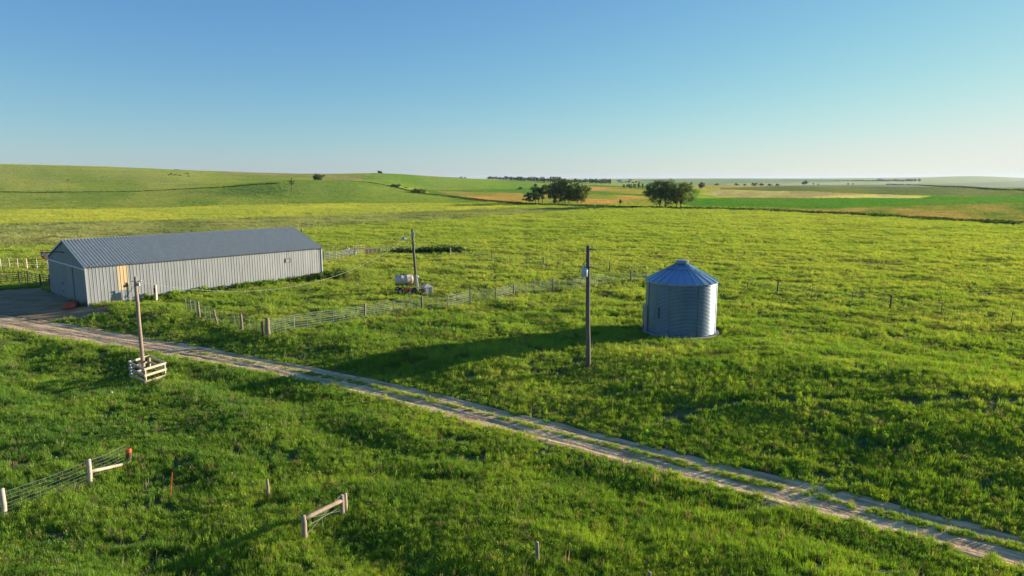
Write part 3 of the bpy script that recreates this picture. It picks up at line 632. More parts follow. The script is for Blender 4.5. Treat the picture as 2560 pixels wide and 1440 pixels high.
# gable above the doors
mb = MB(); sheet(mb, (0, 0, 0), Y, nX, Zv, W / 2, lambda u: E - .32, top_g, .305, .07, .02); sheet(mb, (0, W / 2, 0), Y, nX, Zv, W / 2, lambda u: E - .32, lambda u: top_g(u + W / 2), .305, .07, .02)
mb.build('gable', DOORM, barn)
mb = MB(); mb.box((-.10, W / 2, E - .24), (.16, W + .1, .15)); mb.build('door_track', TRIMM, barn)
ds = .315 * W
for nm, a, b in (('sliding_door', .04, ds - .12), ('sliding_door', ds + .12, W - .04)):
    mb = MB(); sheet(mb, (-.06, a, 0), Y, nX, Zv, b - a, lambda u: .14, lambda u: E - .32, .305, .07, .016)
    mb.box((-.05, (a + b) / 2, .12), (.05, b - a, .10)); mb.box((-.05, a + .03, E / 2), (.05, .05, E - .6)); mb.box((-.05, b - .03, E / 2), (.05, .05, E - .6))
    d = mb.build(nm, DOORM, barn)
    if a > 1:
        MB().box((-.11, a + (b - a) * .42, 1.6), (.05, .08, .25)).build('handle', M['darkpipe'], d)
        MB().box((-.11, a + (b - a) * .42, .8), (.05, .08, .2)).build('handle', M['darkpipe'], d)
MB().box((-.02, ds, E / 2 - .1), (.04, .3, E - .45)).build('door_gap', mat('door_gap', (.01, .01, .012), .9), barn)
# roof: two ribbed slopes, ridge cap, barge trim
ov = .28; sl = math.hypot(W / 2, Rg - E); ca, sa = (W / 2) / sl, (Rg - E) / sl
mb = MB()
sheet(mb, (-.12, -ov * ca, E - ov * sa + .02), X, (0, -sa, ca), (0, ca, sa), L + .24, lambda u: 0, lambda u: sl + ov, .305, .12, .08)
sheet(mb, (-.12, W + ov * ca, E - ov * sa + .02), X, (0, sa, ca), (0, -ca, sa), L + .24, lambda u: 0, lambda u: sl + ov, .305, .12, .08)
roof = mb.build('roof', ROOFM, barn)
mb = MB(); rz_ = Rg + .065
mb.add([(-.14, W / 2 - .2, rz_ - .2 * sa / ca - .0), (L + .14, W / 2 - .2, rz_ - .2 * sa / ca), (L + .14, W / 2, rz_), (-.14, W / 2, rz_), (-.14, W / 2 + .2, rz_ - .2 * sa / ca), (L + .14, W / 2 + .2, rz_ - .2 * sa / ca)], [(0, 1, 2, 3), (3, 2, 5, 4)])
mb.build('ridge_cap', TRIMM, roof)
for xx in (-.13, L + .13):
    for sg in (0, 1):
        ya = -ov * ca if sg == 0 else W + ov * ca
        mb = MB(); mb.bar((xx, ya, E - ov * sa), (xx, W / 2, Rg + .01), .05, .16); mb.build('barge_board', TRIMM, roof)
mb = MB(); mb.box((L / 2, -.05, E - .05), (L, .05, .09)); mb.build('eave_trim', TRIMM, barn)
for xx, yy in ((-.05, -.03), (L + .03, -.04)):
    mb = MB(); mb.box((xx, yy, E / 2), (.13, .09, E - .15)); mb.build('corner_trim', TRIMM, barn)
mb = MB(); mb.box((L / 2, -.03, -.02), (L + .1, .07, .30)); mb.build('foundation', M['concrete'], barn)
# window opening on the far bay
p = plane_uv(713.5, 657, BA, -BN) - BA; q = plane_uv(725, 645.5, BA, -BN) - BA; u0, u1, z0, z1 = p.dot(BD), q.dot(BD), p.z + zz, q.z + zz
mb = MB(); t = .05
for a, b, c, d in ((u0, u0 + t, z0, z1), (u1 - t, u1, z0, z1), (u0, u1, z1 - t, z1)): mb.box(((a + b) / 2, -.05, (c + d) / 2), (b - a, .06, d - c))
wf = mb.build('window_frame', M['darkwood'], barn)
MB().box(((u0 + u1) / 2, -.042, (z0 + z1) / 2), (u1 - u0 - .13, .02, z1 - z0 - .08)).build('shutter', WALLM, wf)
# yard light on the gable, conduit on the wall
pl = plane_uv(160, 631.5, BA - BD * .05, -BD) - BA; ya, za = pl.dot(BN), pl.z + zz
mb = MB(); mb.tube([(-.03, ya, za), (-.5, ya + .15, za + .12), (-1.5, ya + .35, za + .1), (-1.75, ya + .4, za - .02)], .045, 6)
la = mb.build('lamp_arm', M['darkpipe'], barn, True)
mb = MB(); mb.lathe([(0, .18), (.09, .17), (.12, .05), (.22, -.05), (.22, -.09), (.12, -.14), (0, -.17)], (-1.75, ya + .4, za - .12), 12); mb.build('lamp_head', M['white'], la, True)
pm = uq(290, 745); mb = MB(); mb.box((pm, -.07, .75), (.09, .07, 1.2)); mb.box((pm, -.1, 1.38), (.16, .12, .14)); mb.build('conduit', M['galv'], barn)
pm = uq(323, 740); mb = MB(); mb.box((pm, -.06, .9), (.05, .05, 1.9)); mb.box((pm, -.09, .75), (.2, .12, .24)); mb.box((pm, -.08, 1.9), (.08, .1, .1)); mb.build('electric_box', M['pipe'], barn)

# ------------------------------------------------------------------ grain bin
bz = hz(BINC.x, BINC.y); bn = empty('grain_bin', (BINC.x, BINC.y, bz), 'round corrugated steel grain bin with conical roof in the pasture', 'grain bin')
BT = 4.26 - bz
CORR = mat('corrugated_steel', (.18, .24, .30), .40, .86, noise=.18, scale=1.1, stretch=(1, 1, .35))
BROOF = mat('bin_roof_steel', (.37, .49, .56), .38, .75, noise=.15, scale=1.5)
mb = MB(); mb.lathe([(0, .16), (BIN_R + .26, .16), (BIN_R + .30, .12), (BIN_R + .30, -.5)], n=72); mb.build('base_slab', M['concrete'], bn)
pr = []; nc = 38; ph = (BT - .19) / nc
for i in range(nc):
    for k in range(8): pr.append((BIN_R + .0080 * math.sin(2 * math.pi * k / 8), .19 + (i + k / 8) * ph))
pr.append((BIN_R, BT)); mb = MB(); mb.lathe(pr, n=112); wall = mb.build('wall', CORR, bn, True)
for i in range(1, 5):
    pass
for k in range(8):            # vertical seams
    t = 2 * math.pi * (k + .3) / 8; c, s_ = math.cos(t), math.sin(t); mb = MB(); mb.bar(((BIN_R + .012) * c, (BIN_R + .012) * s_, .2), ((BIN_R + .012) * c, (BIN_R + .012) * s_, BT - .02), .02, .05, (c, s_, 0)); mb.build('seam', CORR, wall)
RH = 5.62 - bz; nr_ = 24; mb = MB()
mb.lathe([(BIN_R + .07, BT - .10), (BIN_R + .08, BT - .02), (.42, RH - .06)], n=96); rf = mb.build('roof', BROOF, bn)
mb = MB()
for k in range(nr_):
    t = 2 * math.pi * (k + .5) / nr_; c, s_ = math.cos(t), math.sin(t); mb.bar(((BIN_R + .08) * c, (BIN_R + .08) * s_, BT - .0), (.42 * c, .42 * s_, RH - .03), .035, .075)
mb.build('roof_rib', BROOF, rf)
mb = MB()
for k in range(nr_):
    a0 = 2 * math.pi * (k + .5) / nr_; a1 = a0 + 2 * math.pi / nr_; rr_ = 1.25; z_ = BT + (RH - BT) * (BIN_R - rr_) / (BIN_R - .42) + .04
    mb.bar((rr_ * math.cos(a0), rr_ * math.sin(a0), z_), (rr_ * math.cos(a1), rr_ * math.sin(a1), z_), .02, .02)
mb.build('roof_ring', M['darkpipe'], rf)
mb = MB(); mb.lathe([(.40, RH - .10), (.40, RH + .06), (.50, RH + .05), (.52, RH + .15), (.47, RH + .20), (0, RH + .25)], n=28); mb.build('roof_cap', BROOF, rf)
for k, t in enumerate((math.radians(-183),)):
    c, s_ = math.cos(t), math.sin(t); Rm = Matrix(((c, -s_, 0), (s_, c, 0), (0, 0, 1)))
    mb = MB(); mb.box(Vector((c, s_, 0)) * (BIN_R + .05) + Vector((0, 0, 1.15)), (.14, .85, 1.9), Rm); dr = mb.build('door', CORR, bn)
    mb = MB()
    for yy in (-.52, .52): mb.box(Rm @ Vector((BIN_R + .06, yy * .9, 1.15)), (.2, .08, 2.02), Rm)
    mb.box(Rm @ Vector((BIN_R + .06, 0, 2.16)), (.2, 1.02, .08), Rm); mb.build('door_frame', M['galv'], dr)
t = math.radians(-140); c, s_ = math.cos(t), math.sin(t); mb = MB(); mb.bar(((BIN_R + .05) * c, (BIN_R + .05) * s_, 1.5), ((BIN_R + .05) * c, (BIN_R + .05) * s_, 2.35), .05, .05); mb.build('pipe', M['darkpipe'], wall)

# ------------------------------------------------------------------ utility poles
def rough_post(p, q, r0, r1, n=9, k=5):
    mb = MB(); p, q = Vector(p), Vector(q); rd = random.Random(int(p.x * 100) + 7)
    pts = [p + (q - p) * (i / k) + Vector((rd.uniform(-1, 1), rd.uniform(-1, 1), 0)) * r0 * .12 for i in range(k + 1)]
    mb.tube(pts, [r0 + (r1 - r0) * i / k for i in range(k + 1)], n); return mb
def top_point(B, px, py):                    # point in the vertical plane of B (same depth) seen at px, py
    d = ray(px, py); k = B.y / d.y; return Vector((d.x * k, B.y, CAM_H + d.z * k))
def pole(pb, pt, r0, r1, m, label):
    B = at(*pb); T = top_point(B, *pt); e = empty('utility_pole', B, label, 'utility pole', 'wooden power poles')
    rough_post((0, 0, -.4), T - B, r0, r1, 12, 8).build('pole_shaft', M[m], e, True); return e, B, T
def insul(mb, c, ax, n=4, r=.05, step=.075):
    c = Vector(c); ax = Vector(ax).normalized()
    for i in range(n):
        p = c + ax * (i * step); mb.tube([p - ax * .03, p, p + ax * .03], [.018, r, .022], 10)
# left pole inside the plank guard
pL, BLp, TL = pole((360.5, 941), (338, 692), .135, .105, 'polepale', 'pale wooden power pole standing inside the square plank guard')
D = (TL - BLp)
q = D * .955; mb = MB(); mb.tube([q + Vector((-.3, -.05, .02)), q + Vector((.1, -.1, 0))], .02, 6); mb.box(q + Vector((.22, -.14, -.18)), (.22, .16, .2)); mb.build('bracket', M['galv'], pL)
mb = MB(); mb.tube([q + Vector((.1, -.12, -.05)), q + Vector((.3, -.15, .06)), q + Vector((.55, -.1, .02))], .035, 6); insul(mb, q + Vector((.30, -.15, .04)), (1, 0, .1), 3); mb.build('insulator', M['white'], pL)
mb = MB(); mb.tube([q + Vector((.1, -.15, -.1)), q + Vector((-.2, -.2, -.5)), q + Vector((-.7, -.1, -1.0)), q + Vector((-.55, .2, -1.3))], .018, 5); mb.build('service_wire', M['cable'], pL)
mb = MB(); mb.box(D * .12 + Vector((-.13, -.14, 0)), (.16, .12, .4)); mb.build('meter_box', M['orange'] if False else M['palewood'], pL)
# middle pole beside the tank trailer
pM, BMp, TM = pole((1043, 722), (1030, 573), .17, .125, 'polewood', 'dark wooden power pole with yard light behind the tank trailer')
D = TM - BMp
q = D * .91; mb = MB(); mb.box(q + Vector((.06, -.16, 0)), (.32, .2, .55)); mb.build('bracket', M['galv'], pM); MB().box(q + Vector((.1, -.16, -.7)), (.2, .16, .25)).build('bracket', M['galv'], pM)
q = D * .88; mb = MB(); mb.tube([q, q + Vector((-.5, -.05, .12)), q + Vector((-.95, -.1, -.12))], .03, 6); lm = mb.build('lamp_arm', M['galv'], pM, True)
mb = MB(); mb.lathe([(0, .16), (.12, .14), (.16, 0), (.30, -.10), (.30, -.15), (.10, -.2), (0, -.2)], q + Vector((-1.0, -.1, -.18)), 14); mb.build('lamp_head', M['galv'], lm, True)
q = D * .80; mb = MB(); mb.tube([q, q + Vector((.35, -.05, -.05))], .022, 6); insul(mb, q + Vector((.35, -.05, -.08)), (1, 0, 0), 2, .08); mb.build('insulator', M['darkpipe'], pM)
mb = MB()
for f_, sx in ((.14, .26), (.07, .3), (.21, .16)): mb.box(D * f_ + Vector((.05, -.22, 0)), (sx, .16, .42))
mb.build('meter_box', M['white'], pM)
mb = MB(); mb.tube([D * .2 + Vector((.2, -.2, 0)), D * .2 + Vector((.3, -.24, .1))], .09, 8); mb.build('meter', M['white'], pM)
# right pole with the transformer
pR, BRp, TR = pole((1470.5, 917), (1470.5, 614), .165, .125, 'polewood', 'tall dark wooden power pole with a transformer left of the bin')
D = TR - BRp
tp = top_point(BRp, 1461, 680) - BRp; mb = MB(); mb.lathe([(0, .30), (.10, .29), (.19, .26), (.205, .22), (.20, -.24), (.18, -.27), (0, -.28)], tp + Vector((0, -.12, 0)), 20)
tr = mb.build('transformer', M['transf'], pR, True)
mb = MB(); mb.tube([tp + Vector((.02, -.12, .28)), tp + Vector((.02, -.12, .52))], .025, 6); insul(mb, tp + Vector((.02, -.12, .30)), (0, 0, 1), 3, .045, .06); mb.build('insulator', M['galv'], tr)
mb = MB(); mb.box(D * .87 + Vector((-.12, -.1, 0)) * 0 + Vector((tp.x + .2, -.1, tp.z + .0)) * 0, (.01, .01, .01)); mb = MB()
mb.box((tp.x + .21, -.08, tp.z + .15), (.14, .06, .06)); mb.build('bracket', M['galv'], tr); MB().box((tp.x + .21, -.08, tp.z - .15), (.14, .06, .06)).build('bracket', M['galv'], tr)
for py, L_, n_ in ((623, .34, 5), (667.5, .24, 3)):
    c = top_point(BRp, 1474, py) - BRp; mb = MB(); mb.tube([c, c + Vector((.12, -.03, .0))], .03, 6); insul(mb, c + Vector((.12, -.03, 0)), (1, -.1, -.12), n_, .06, .07); mb.build('insulator', M['darkpipe'], pR)
mb = MB(); mb.tube([top_point(BRp, 1467, 645) - BRp + Vector((0, -.15, 0)), tp + Vector((-.32, -.15, .1)), tp + Vector((-.45, -.1, -.1)), tp + Vector((-.18, -.2, -.1))], .015, 5); mb.build('jumper_wire', M['darkcable'], pR)
mb = MB(); mb.tube([tp + Vector((-.1, -.2, -.27)), tp + Vector((-.28, -.2, -.6)), tp + Vector((-.12, -.2, -.95)), (0, -.1, tp.z - .8)], .015, 5); mb.build('jumper_wire', M['darkcable'], pR)
def cable(A, B, sag, r, m, label, twist=False):
    A, B = Vector(A), Vector(B); mb = MB(); n = 48; pts = [A + (B - A) * (i / n) + Vector((0, 0, -4 * sag * (i / n) * (1 - i / n))) for i in range(n + 1)]
    mb.tube(pts, r, 5); single('power_cable', mb, M[m], A, label, 'cable', 'cables strung between the power poles')
cable(TL + Vector((.35, -.1, -.35)), TM + Vector((0, -.15, -.5)), 2.75, .010, 'cable', 'pale twisted cable sagging from the guarded pole past the barn')
cable(TM + Vector((.1, -.15, -.4)), BRp + tp + Vector((-.2, -.1, .02)), .85, .014, 'darkcable', 'dark cable strung from the middle pole to the transformer')

# ------------------------------------------------------------------ plank guard around the left pole
gL, gF, gR = at(329, 951), at(365.4, 963), at(413.5, 946); gB = gL + gR - gF; gB.z = hz(gB.x, gB.y)
gd = empty('plank_guard', (gL + gR) / 2, 'square pen of pale planks around the foot of the left pole', 'plank guard')
cs = [gL, gF, gR, gB]; hts = [height_at(gL, 908), height_at(gF, 917), height_at(gR, 903.5)]; gt = sum(hts) / 3
cen = (gL + gR) / 2
for c in cs:
    mb = MB(); mb.box((c.x, c.y, (gt + c.z) / 2 - .12), (.10, .10, gt - c.z + .2)); mb.build('post', M['palewood'], gd, local=False)
for i in range(4):
    a, b = cs[i], cs[(i + 1) % 4]; d = (b - a).normalized(); o = ((a + b) / 2 - cen); o.z = 0; o = o.normalized() * .075
    for k, dz in enumerate((-.06, -.47, -.88)):
        mb = MB(); p = Vector((a.x, a.y, gt + dz)) - d * .10 + o; q = Vector((b.x, b.y, gt + dz)) + d * .12 + o; mb.bar(p, q, .04, .145); mb.build('plank', M['palewood'], gd, local=False)

# ------------------------------------------------------------------ fences
def ftop(P, h): return Vector((P.x, P.y, P.z + h))
def rail_panel(mb, A, B, h, rows=7, stays=2, r=.02, z0=.14, jit=None):
    rd = jit or random
    for k in range(rows):
        f = z0 + (h - z0) * (k / (rows - 1)) ** .92
        mb.tube([A + Vector((0, 0, f)), (A + B) / 2 + Vector((0, 0, f + rd.uniform(-.02, .02))), B + Vector((0, 0, f))], r, 4, False)
    for k in range(stays + 2):
        t = k / (stays + 1); p = A.lerp(B, t)
        mb.tube([p + Vector((0, 0, z0)), p + Vector((0, 0, h))], r * .9, 4, False)
def woven(mb, A, B, h, rows=8, dx=.3, r=.007, z0=.08, sag=.03):
    L = (B - A).length; n = max(2, int(L / dx))
    for k in range(rows):
        f = z0 + (h - z0) * (k / (rows - 1)) ** 1.15
        mb.tube([A.lerp(B, t) + Vector((0, 0, f - sag * 4 * t * (1 - t))) for t in (0, .5, 1)], r * (1.5 if k in (0, rows - 1) else 1), 4, False)
    for k in range(1, n):
        p = A.lerp(B, k / n); mb.tube([p + Vector((0, 0, z0 - sag)), p + Vector((0, 0, h - sag))], r * .9, 3, False)
def barbed(mb, A, B, hs, r=.008):
    for f in hs: mb.tube([A.lerp(B, t) + Vector((0, 0, f - .05 * 4 * t * (1 - t))) for t in (0, .5, 1)], r, 3, False)
# long corral panel fence
ent = [((670, 843), 'big'), ((736.5, 826), 'thin'), ((834, 812), 'dark'), ((912.7, 798), 'wood'), ((984, 786), 'dark'), ((1055, 777.5), 'wood'), ((1119, 773), 'dark'), ((1176, 758.6), 'wood'),
       ((1239.5, 752), 'dark'), ((1284, 742), 'wood'), ((1335, 734), 'dark'), ((1382.5, 728), 'wood'), ((1429.5, 726), 'dark'), ((1513, 713), 'dark'), ((1576.6, 707), 'wood'), ((1640, 704), 'dark')]
fe = empty('corral_fence', at(1055, 777.5), 'long grey steel panel fence running behind the right pole to the bin', 'fence')
W_ = [at(*q) for q, _ in ent]; rd = random.Random(3)
for (q, kd), P in zip(ent, W_):
    if kd == 'big': mb = rough_post(P + Vector((0, 0, -.3)), P + Vector((0, .03, 1.52)), .20, .16)
    elif kd == 'wood': mb = rough_post(P + Vector((0, 0, -.3)), P + Vector((rd.uniform(-.04, .04), 0, 1.42)), .115, .10)
    elif kd == 'dark': mb = rough_post(P + Vector((0, 0, -.3)), P + Vector((rd.uniform(-.06, .06), 0, 1.36)), .055, .05, 6)
    else: mb = rough_post(P + Vector((0, 0, -.3)), P + Vector((0, 0, 1.28)), .035, .035, 6)
    o = mb.build('post', M['wood'] if kd in ('big', 'wood') else M['darkpipe'] if kd == 'dark' else M['pipe'], fe, True, local=False)
    if kd == 'big': o['label'] = 'thick reddish corner post'
for i in range(len(W_) - 1):
    mb = MB(); rail_panel(mb, W_[i] + Vector((0, -.08, 0)), W_[i + 1] + Vector((0, -.08, 0)), 1.26 + rd.uniform(-.03, .04), 7, 2 if (W_[i] - W_[i + 1]).length < 4.5 else 3, .014, .16, rd); mb.build('panel', M['pipe'], fe, local=False)
# woven wire fence from the corner post toward the barn
ent = [((467, 779), 'pale'), ((479, 782), 'pale'), ((490, 786.5), 'pale'), ((498.7, 794), 'wood'), ((515, 799), 'stay'), ((528, 805), 'stay'), ((545.6, 815), 'crook'), ((589, 822), 'stay'), ((606, 829), 'wood'), ((626, 831), 'stay'), ((659, 842), 'dark')]
fe = empty('wire_fence', at(545.6, 815), 'short woven wire fence from thick corner post back toward barn wall', 'fence')
W_ = [at(*q) for q, _ in ent]
for (q, kd), P in zip(ent, W_):
    tp_ = {'pale': (1.35, .03, 'wire'), 'wood': (1.45, .12, 'wood'), 'stay': (1.15, .022, 'wire'), 'crook': (1.4, .085, 'wood'), 'dark': (1.25, .1, 'darkwood')}[kd]
    lean = Vector((-.28, 0, 0)) if kd == 'crook' else Vector((-.05, 0, 0))
    rough_post(P + Vector((0, 0, -.3)), P + lean + Vector((0, 0, tp_[0])), tp_[1], tp_[1] * .85, 7).build('post', M[tp_[2]], fe, True, local=False)
for i in range(len(W_) - 1):
    mb = MB(); woven(mb, W_[i], W_[i + 1], 1.2, 8, .3, .009); mb.build('wire_mesh', M['wire'], fe, local=False)
# far corral: pale pipe run, orange panel, dark pipe run, wooden corner frames
def wall_fence(name, pts, h, label, cat='fence', post='pipe', pr=.04, rail='pipe', rows=6, stays=1, rr_=.022, group=None, seed=1, ph=None, cats=None):
    Wp = [at(*q) for q in pts]; e = empty(name, Wp[len(Wp) // 2], label, cat, group); rd = random.Random(seed)
    for P in Wp: rough_post(P + Vector((0, 0, -.2)), P + Vector((rd.uniform(-.04, .04), 0, (ph or h + .08))), pr, pr * .9, 6).build('post', M[post], e, True, local=False)
    for i in range(len(Wp) - 1):
        mb = MB(); rail_panel(mb, Wp[i], Wp[i + 1], h, rows, stays, rr_, .15, rd); mb.build('panel', M[rail], e, local=False)
    return e
wall_fence('pipe_fence', [(803, 654), (812, 655), (824, 653), (841, 651), (858, 648), (872, 643), (880, 641)], 1.35, 'pale pipe fence between the barn end and the gate bundle', rail='pipe', post='palewood', seed=4)
wall_fence('pipe_fence', [(803, 633), (818, 635), (838, 633), (866, 631)], 1.3, 'dark pipe fence behind the pale one right of barn', post='darkpipe', rail='darkpipe', rows=4, seed=5)
wall_fence('pipe_fence', [(884, 640), (896, 639), (911, 637)], 1.6, 'weathered pale panel run left of the orange panel', rail='palewood', post='palewood', rows=5, seed=6)
Pa, Pb = at(911, 637), at(951, 635.5); e = empty('orange_panel', (Pa + Pb) / 2, 'orange-brown sheeted corral panel right of the barn', 'corral panel')
hh = height_at(Pa, 622) - Pa.z; d = Pb - Pa; mb = MB(); mb.bar(Pa + Vector((0, .03, hh * .55)), Pb + Vector((0, .03, hh * .55)), .03, hh * .8); mb.build('sheet', M['orangepanel'], e, local=False)
mb = MB(); rail_panel(mb, Pa, Pb, hh, 6, 3, .035, .1, rd); mb.build('frame', M['palewood'], e, local=False)
wall_fence('pipe_fence', [(951, 635.5), (967, 634), (983, 634), (1001, 633.5), (1018, 634), (1028, 634)], 1.25, 'thin dark wire and pipe fence leading to the middle pole', post='darkpipe', rail='pipe', rows=4, rr_=.016, seed=7)
# bundle of old gate pieces leaning together
P0 = at(876, 642); mb = MB(); rd = random.Random(5)
for k in range(16):
    a = P0 + Vector((rd.uniform(-1.0, 1.0), rd.uniform(-.3, .3), 0)); b = a + Vector((rd.uniform(-.5, .9), rd.uniform(-.2, .2), rd.uniform(1.0, 1.55))); mb.tube([a, b], .04, 5)
for k in range(3): mb.tube([P0 + Vector((-1, 0, .4 + .4 * k)), P0 + Vector((1.2, 0, .5 + .4 * k))], .04, 5)
single('leaning_gate', mb, M['pipe'], P0, 'tangle of weathered grey gate pipes leaning beside the pale fence', 'gate')
def h_frame(pts, tops, rail, label, m='polepale', r=.11):
    Wp = [at(*q) for q in pts]; e = empty('fence_brace', Wp[0], label, 'fence brace'); T_ = []
    for P, t in zip(Wp, tops):
        T = top_point(P, *t) if not isinstance(t, (int, float)) else P + Vector((0, 0, t)); T_.append(T)
        rough_post(P + Vector((0, 0, -.4)), T, r, r * .92, 10).build('post', M[m], e, True, local=False)
    (i, fi), (j, fj) = rail; rough_post(Wp[i].lerp(T_[i], fi), Wp[j].lerp(T_[j], fj), r * .85, r * .8, 10).build('rail', M[m], e, True, local=False)
    return e, Wp, T_
h_frame([(1052.5, 631.5), (1071, 632)], [(1052.5, 619), (1071, 622)], ((0, .95), (1, .9)), 'small H brace of grey posts at the weed bank', 'galv', .075)
Pq = at(1028.5, 633); single('fence_post', rough_post(Pq - Vector((0, 0, .3)), top_point(Pq, 1028, 621), .08, .07), M['palewood'], Pq, 'pale fence post just left of the middle pole', 'fence post')
# pasture wire fences made of separate posts
def wire_line(pts, hts, label, hs=(.35, .65, .95, 1.2), r=.007):
    Wp = [at(*q) for q, _ in pts]; e = empty('wire_fence', Wp[len(Wp) // 2], label, 'fence')
    for (q, kd), P in zip(pts, Wp):
        rr_, h_, m_ = {'w': (.10, 1.35, 'wood'), 't': (.035, 1.25, 'darkpipe'), 'd': (.085, 1.4, 'darkwood'), 'p': (.1, 1.4, 'palewood')}[kd]
        rough_post(P + Vector((0, 0, -.3)), P + Vector((.08 if kd in 'td' else .02, 0, h_)), rr_, rr_ * .9, 7).build('post', M[m_], e, True, local=False)
    mb = MB()
    for i in range(len(Wp) - 1): barbed(mb, Wp[i], Wp[i + 1], hs, r)
    mb.build('wire', M['wire'], e, local=False); return e
wire_line([((1126, 640.5), 'p'), ((1161, 641), 't'), ((1197, 646), 't'), ((1230, 653), 'w'), ((1273, 656), 't'), ((1317, 660), 't'), ((1358.5, 667), 'w'), ((1407, 668), 't'), ((1459, 675), 't'), ((1522.5, 682), 'd'), ((1584, 684), 't'), ((1640, 690), 't')], None, 'barbed wire fence with sparse posts crossing behind the transformer pole')
wire_line([((1868, 724), 't'), ((1942, 735), 'd'), ((2028, 746), 't'), ((2128, 761), 't'), ((2224, 774), 'd'), ((2351, 789), 't'), ((2526, 815), 't'), ((2700, 838), 'd')], None, 'barbed wire fence with thin dark posts right of the bin')
# left corral
Wp = [at(*q) for q in [(-60, 676), (2, 674.5), (24, 672), (45, 672), (67.5, 673)]]; e = empty('wire_fence', Wp[2], 'white posts with wire mesh left of the barn', 'fence')
for k, P in enumerate(Wp): MB().box(P + Vector((0, 0, .72)), (.17 if k == 1 else .10, .10, 1.4 + .15 * (k < 2))).build('post', M['palewood'], e, local=False)
for i in range(4): mb = MB(); woven(mb, Wp[i], Wp[i + 1], 1.3, 7, .3, .012); mb.build('wire_mesh', M['wire'], e, local=False)
wall_fence('pipe_gate', [(69, 672.5), (93, 672.5), (121, 671)], 1.35, 'dark pipe gate between white posts left of barn', 'gate', post='white', pr=.05, rail='darkpipe', rows=5, rr_=.03, seed=8)
wall_fence('pipe_fence', [(-60, 712), (2, 713), (50, 711), (71, 709), (103, 718), (126, 720)], 1.45, 'dark pipe corral fence beside the barn door end', post='darkwood', pr=.09, rail='darkpipe', rows=6, rr_=.032, stays=2, seed=9)
Pa, Pb = at(104, 651), at(126, 651); e = empty('red_gate', (Pa + Pb) / 2, 'rusty red metal frame panel standing behind the barn corner', 'gate')
mb = MB(); rail_panel(mb, Pa, Pb, 1.5, 7, 3, .04, .1, rd); mb.build('frame', M['red'], e, local=False)
mb = MB(); mb.bar(Pa + Vector((0, .05, .8)), Pa.lerp(Pb, .35) + Vector((0, .05, .8)), .03, 1.1); mb.build('sheet', M['red'], e, local=False)
# dark post and leaning rail behind the barn roof
Pq = at(754.5, 590); single('fence_post', rough_post(Pq - Vector((0, 0, .3)), Pq + Vector((-.05, 0, 1.5)), .16, .12), M['darkwood'], Pq, 'dark stub post in the grass behind the barn roof end', 'fence post')

# foreground left woven fence
fe = empty('wire_fence', at(223, 1212), 'foreground woven wire fence with pale posts, lower left corner', 'fence')
pts = [((-190, 1372), (-196, 1290)), ((12, 1298), (5, 1222)), ((226, 1212), (221.5, 1149))]
Wp = [at(*q) for q, _ in pts]
for P, (_, t) in zip(Wp, pts): rough_post(P + Vector((0, 0, -.4)), top_point(P, *t), .10, .085, 10).build('post', M['palewood'], fe, True, local=False)
P3 = at(319, 1168); T3 = top_point(P3, 321.5, 1125); rough_post(P3 + Vector((0, 0, -.4)), T3, .125, .11, 10).build('post', M['darkwood'], fe, True, local=False)['label'] = 'dark end post with an orange top'
rough_post(T3 - Vector((0, 0, .10)), T3 + Vector((0, 0, .03)), .118, .112, 10).build('post_cap', M['orange'], fe, True, local=False)
T2 = top_point(Wp[2], 221.5, 1149); rough_post(Wp[2].lerp(T2, .52), P3.lerp(T3, .22), .075, .07, 9).build('rail', M['palewood'], fe, True, local=False)
Wp.append(P3)
for i in range(3): mb = MB(); woven(mb, Wp[i], Wp[i + 1], 1.05, 8, .28, .006, .1, .05); mb.build('wire_mesh', M['wire'], fe, local=False)
# foreground H brace and single posts
e, Wp, T_ = h_frame([(763, 1356), (857, 1296)], [(758.5, 1290), (853.5, 1238)], ((0, .88), (1, .78)), 'H brace of two round posts and a rail, foreground', 'polepale', .098)
mb = MB(); a, b = Wp[0], Wp[1]
mb.tube([a.lerp(b, .05) + Vector((0, 0, .85)), a.lerp(b, .95) + Vector((0, 0, .35))], .008, 4); mb.tube([a.lerp(b, .05) + Vector((0, 0, .25)), a.lerp(b, .95) + Vector((0, 0, .95))], .008, 4)
mb.tube([a.lerp(b, .1) + Vector((0, 0, .55)), a.lerp(b, .85) + Vector((0, 0, .5))], .01, 4); mb.tube([a.lerp(b, .45) + Vector((0, 0, 0)), a.lerp(b, .45) + Vector((0, 0, .9))], .012, 4); mb.build('brace_wire', M['wire'], e, local=False)
for pb, pt, r_, m_, lb in [((866, 1288), (863.5, 1234), .06, 'palewood', 'thin pale post standing just behind the foreground H brace'),
                           ((672.5, 1250), (668, 1199), .065, 'polepale', 'single pale wooden post left of the foreground H brace'),
                           ((1344.5, 1414), (1343, 1356), .07, 'wood', 'weathered grey post at bottom centre of the foreground grass'),
                           ((1625.5, 1462), (1624.5, 1431), .06, 'wood', 'grey post whose top just enters the bottom edge')]:
    P = at(*pb); single('fence_post', rough_post(P - Vector((0, 0, .4)), top_point(P, *pt), r_, r_ * .88, 9), M[m_], P, lb, 'fence post', 'single posts in the foreground', True)
P = at(424.5, 1245); single('marker_stake', MB().tube([P - Vector((0, 0, .1)), top_point(P, 430.5, 1181)], [.022, .018], 6), M['orange'], P, 'thin leaning orange marker stake in the foreground grass', 'stake')
P = at(281, 993); single('marker_tube', MB().tube([P - Vector((0, 0, .1)), top_point(P, 279, 979)], .055, 10), M['white'], P, 'short white plastic tube standing in grass below the guard', 'marker')
P = at(1262, 862); single('leaning_rod', MB().tube([P - Vector((0, 0, .1)), top_point(P, 1302, 822)], .03, 6), M['rust'], P, 'rusty rod leaning out of the grass left of pole', 'rod')
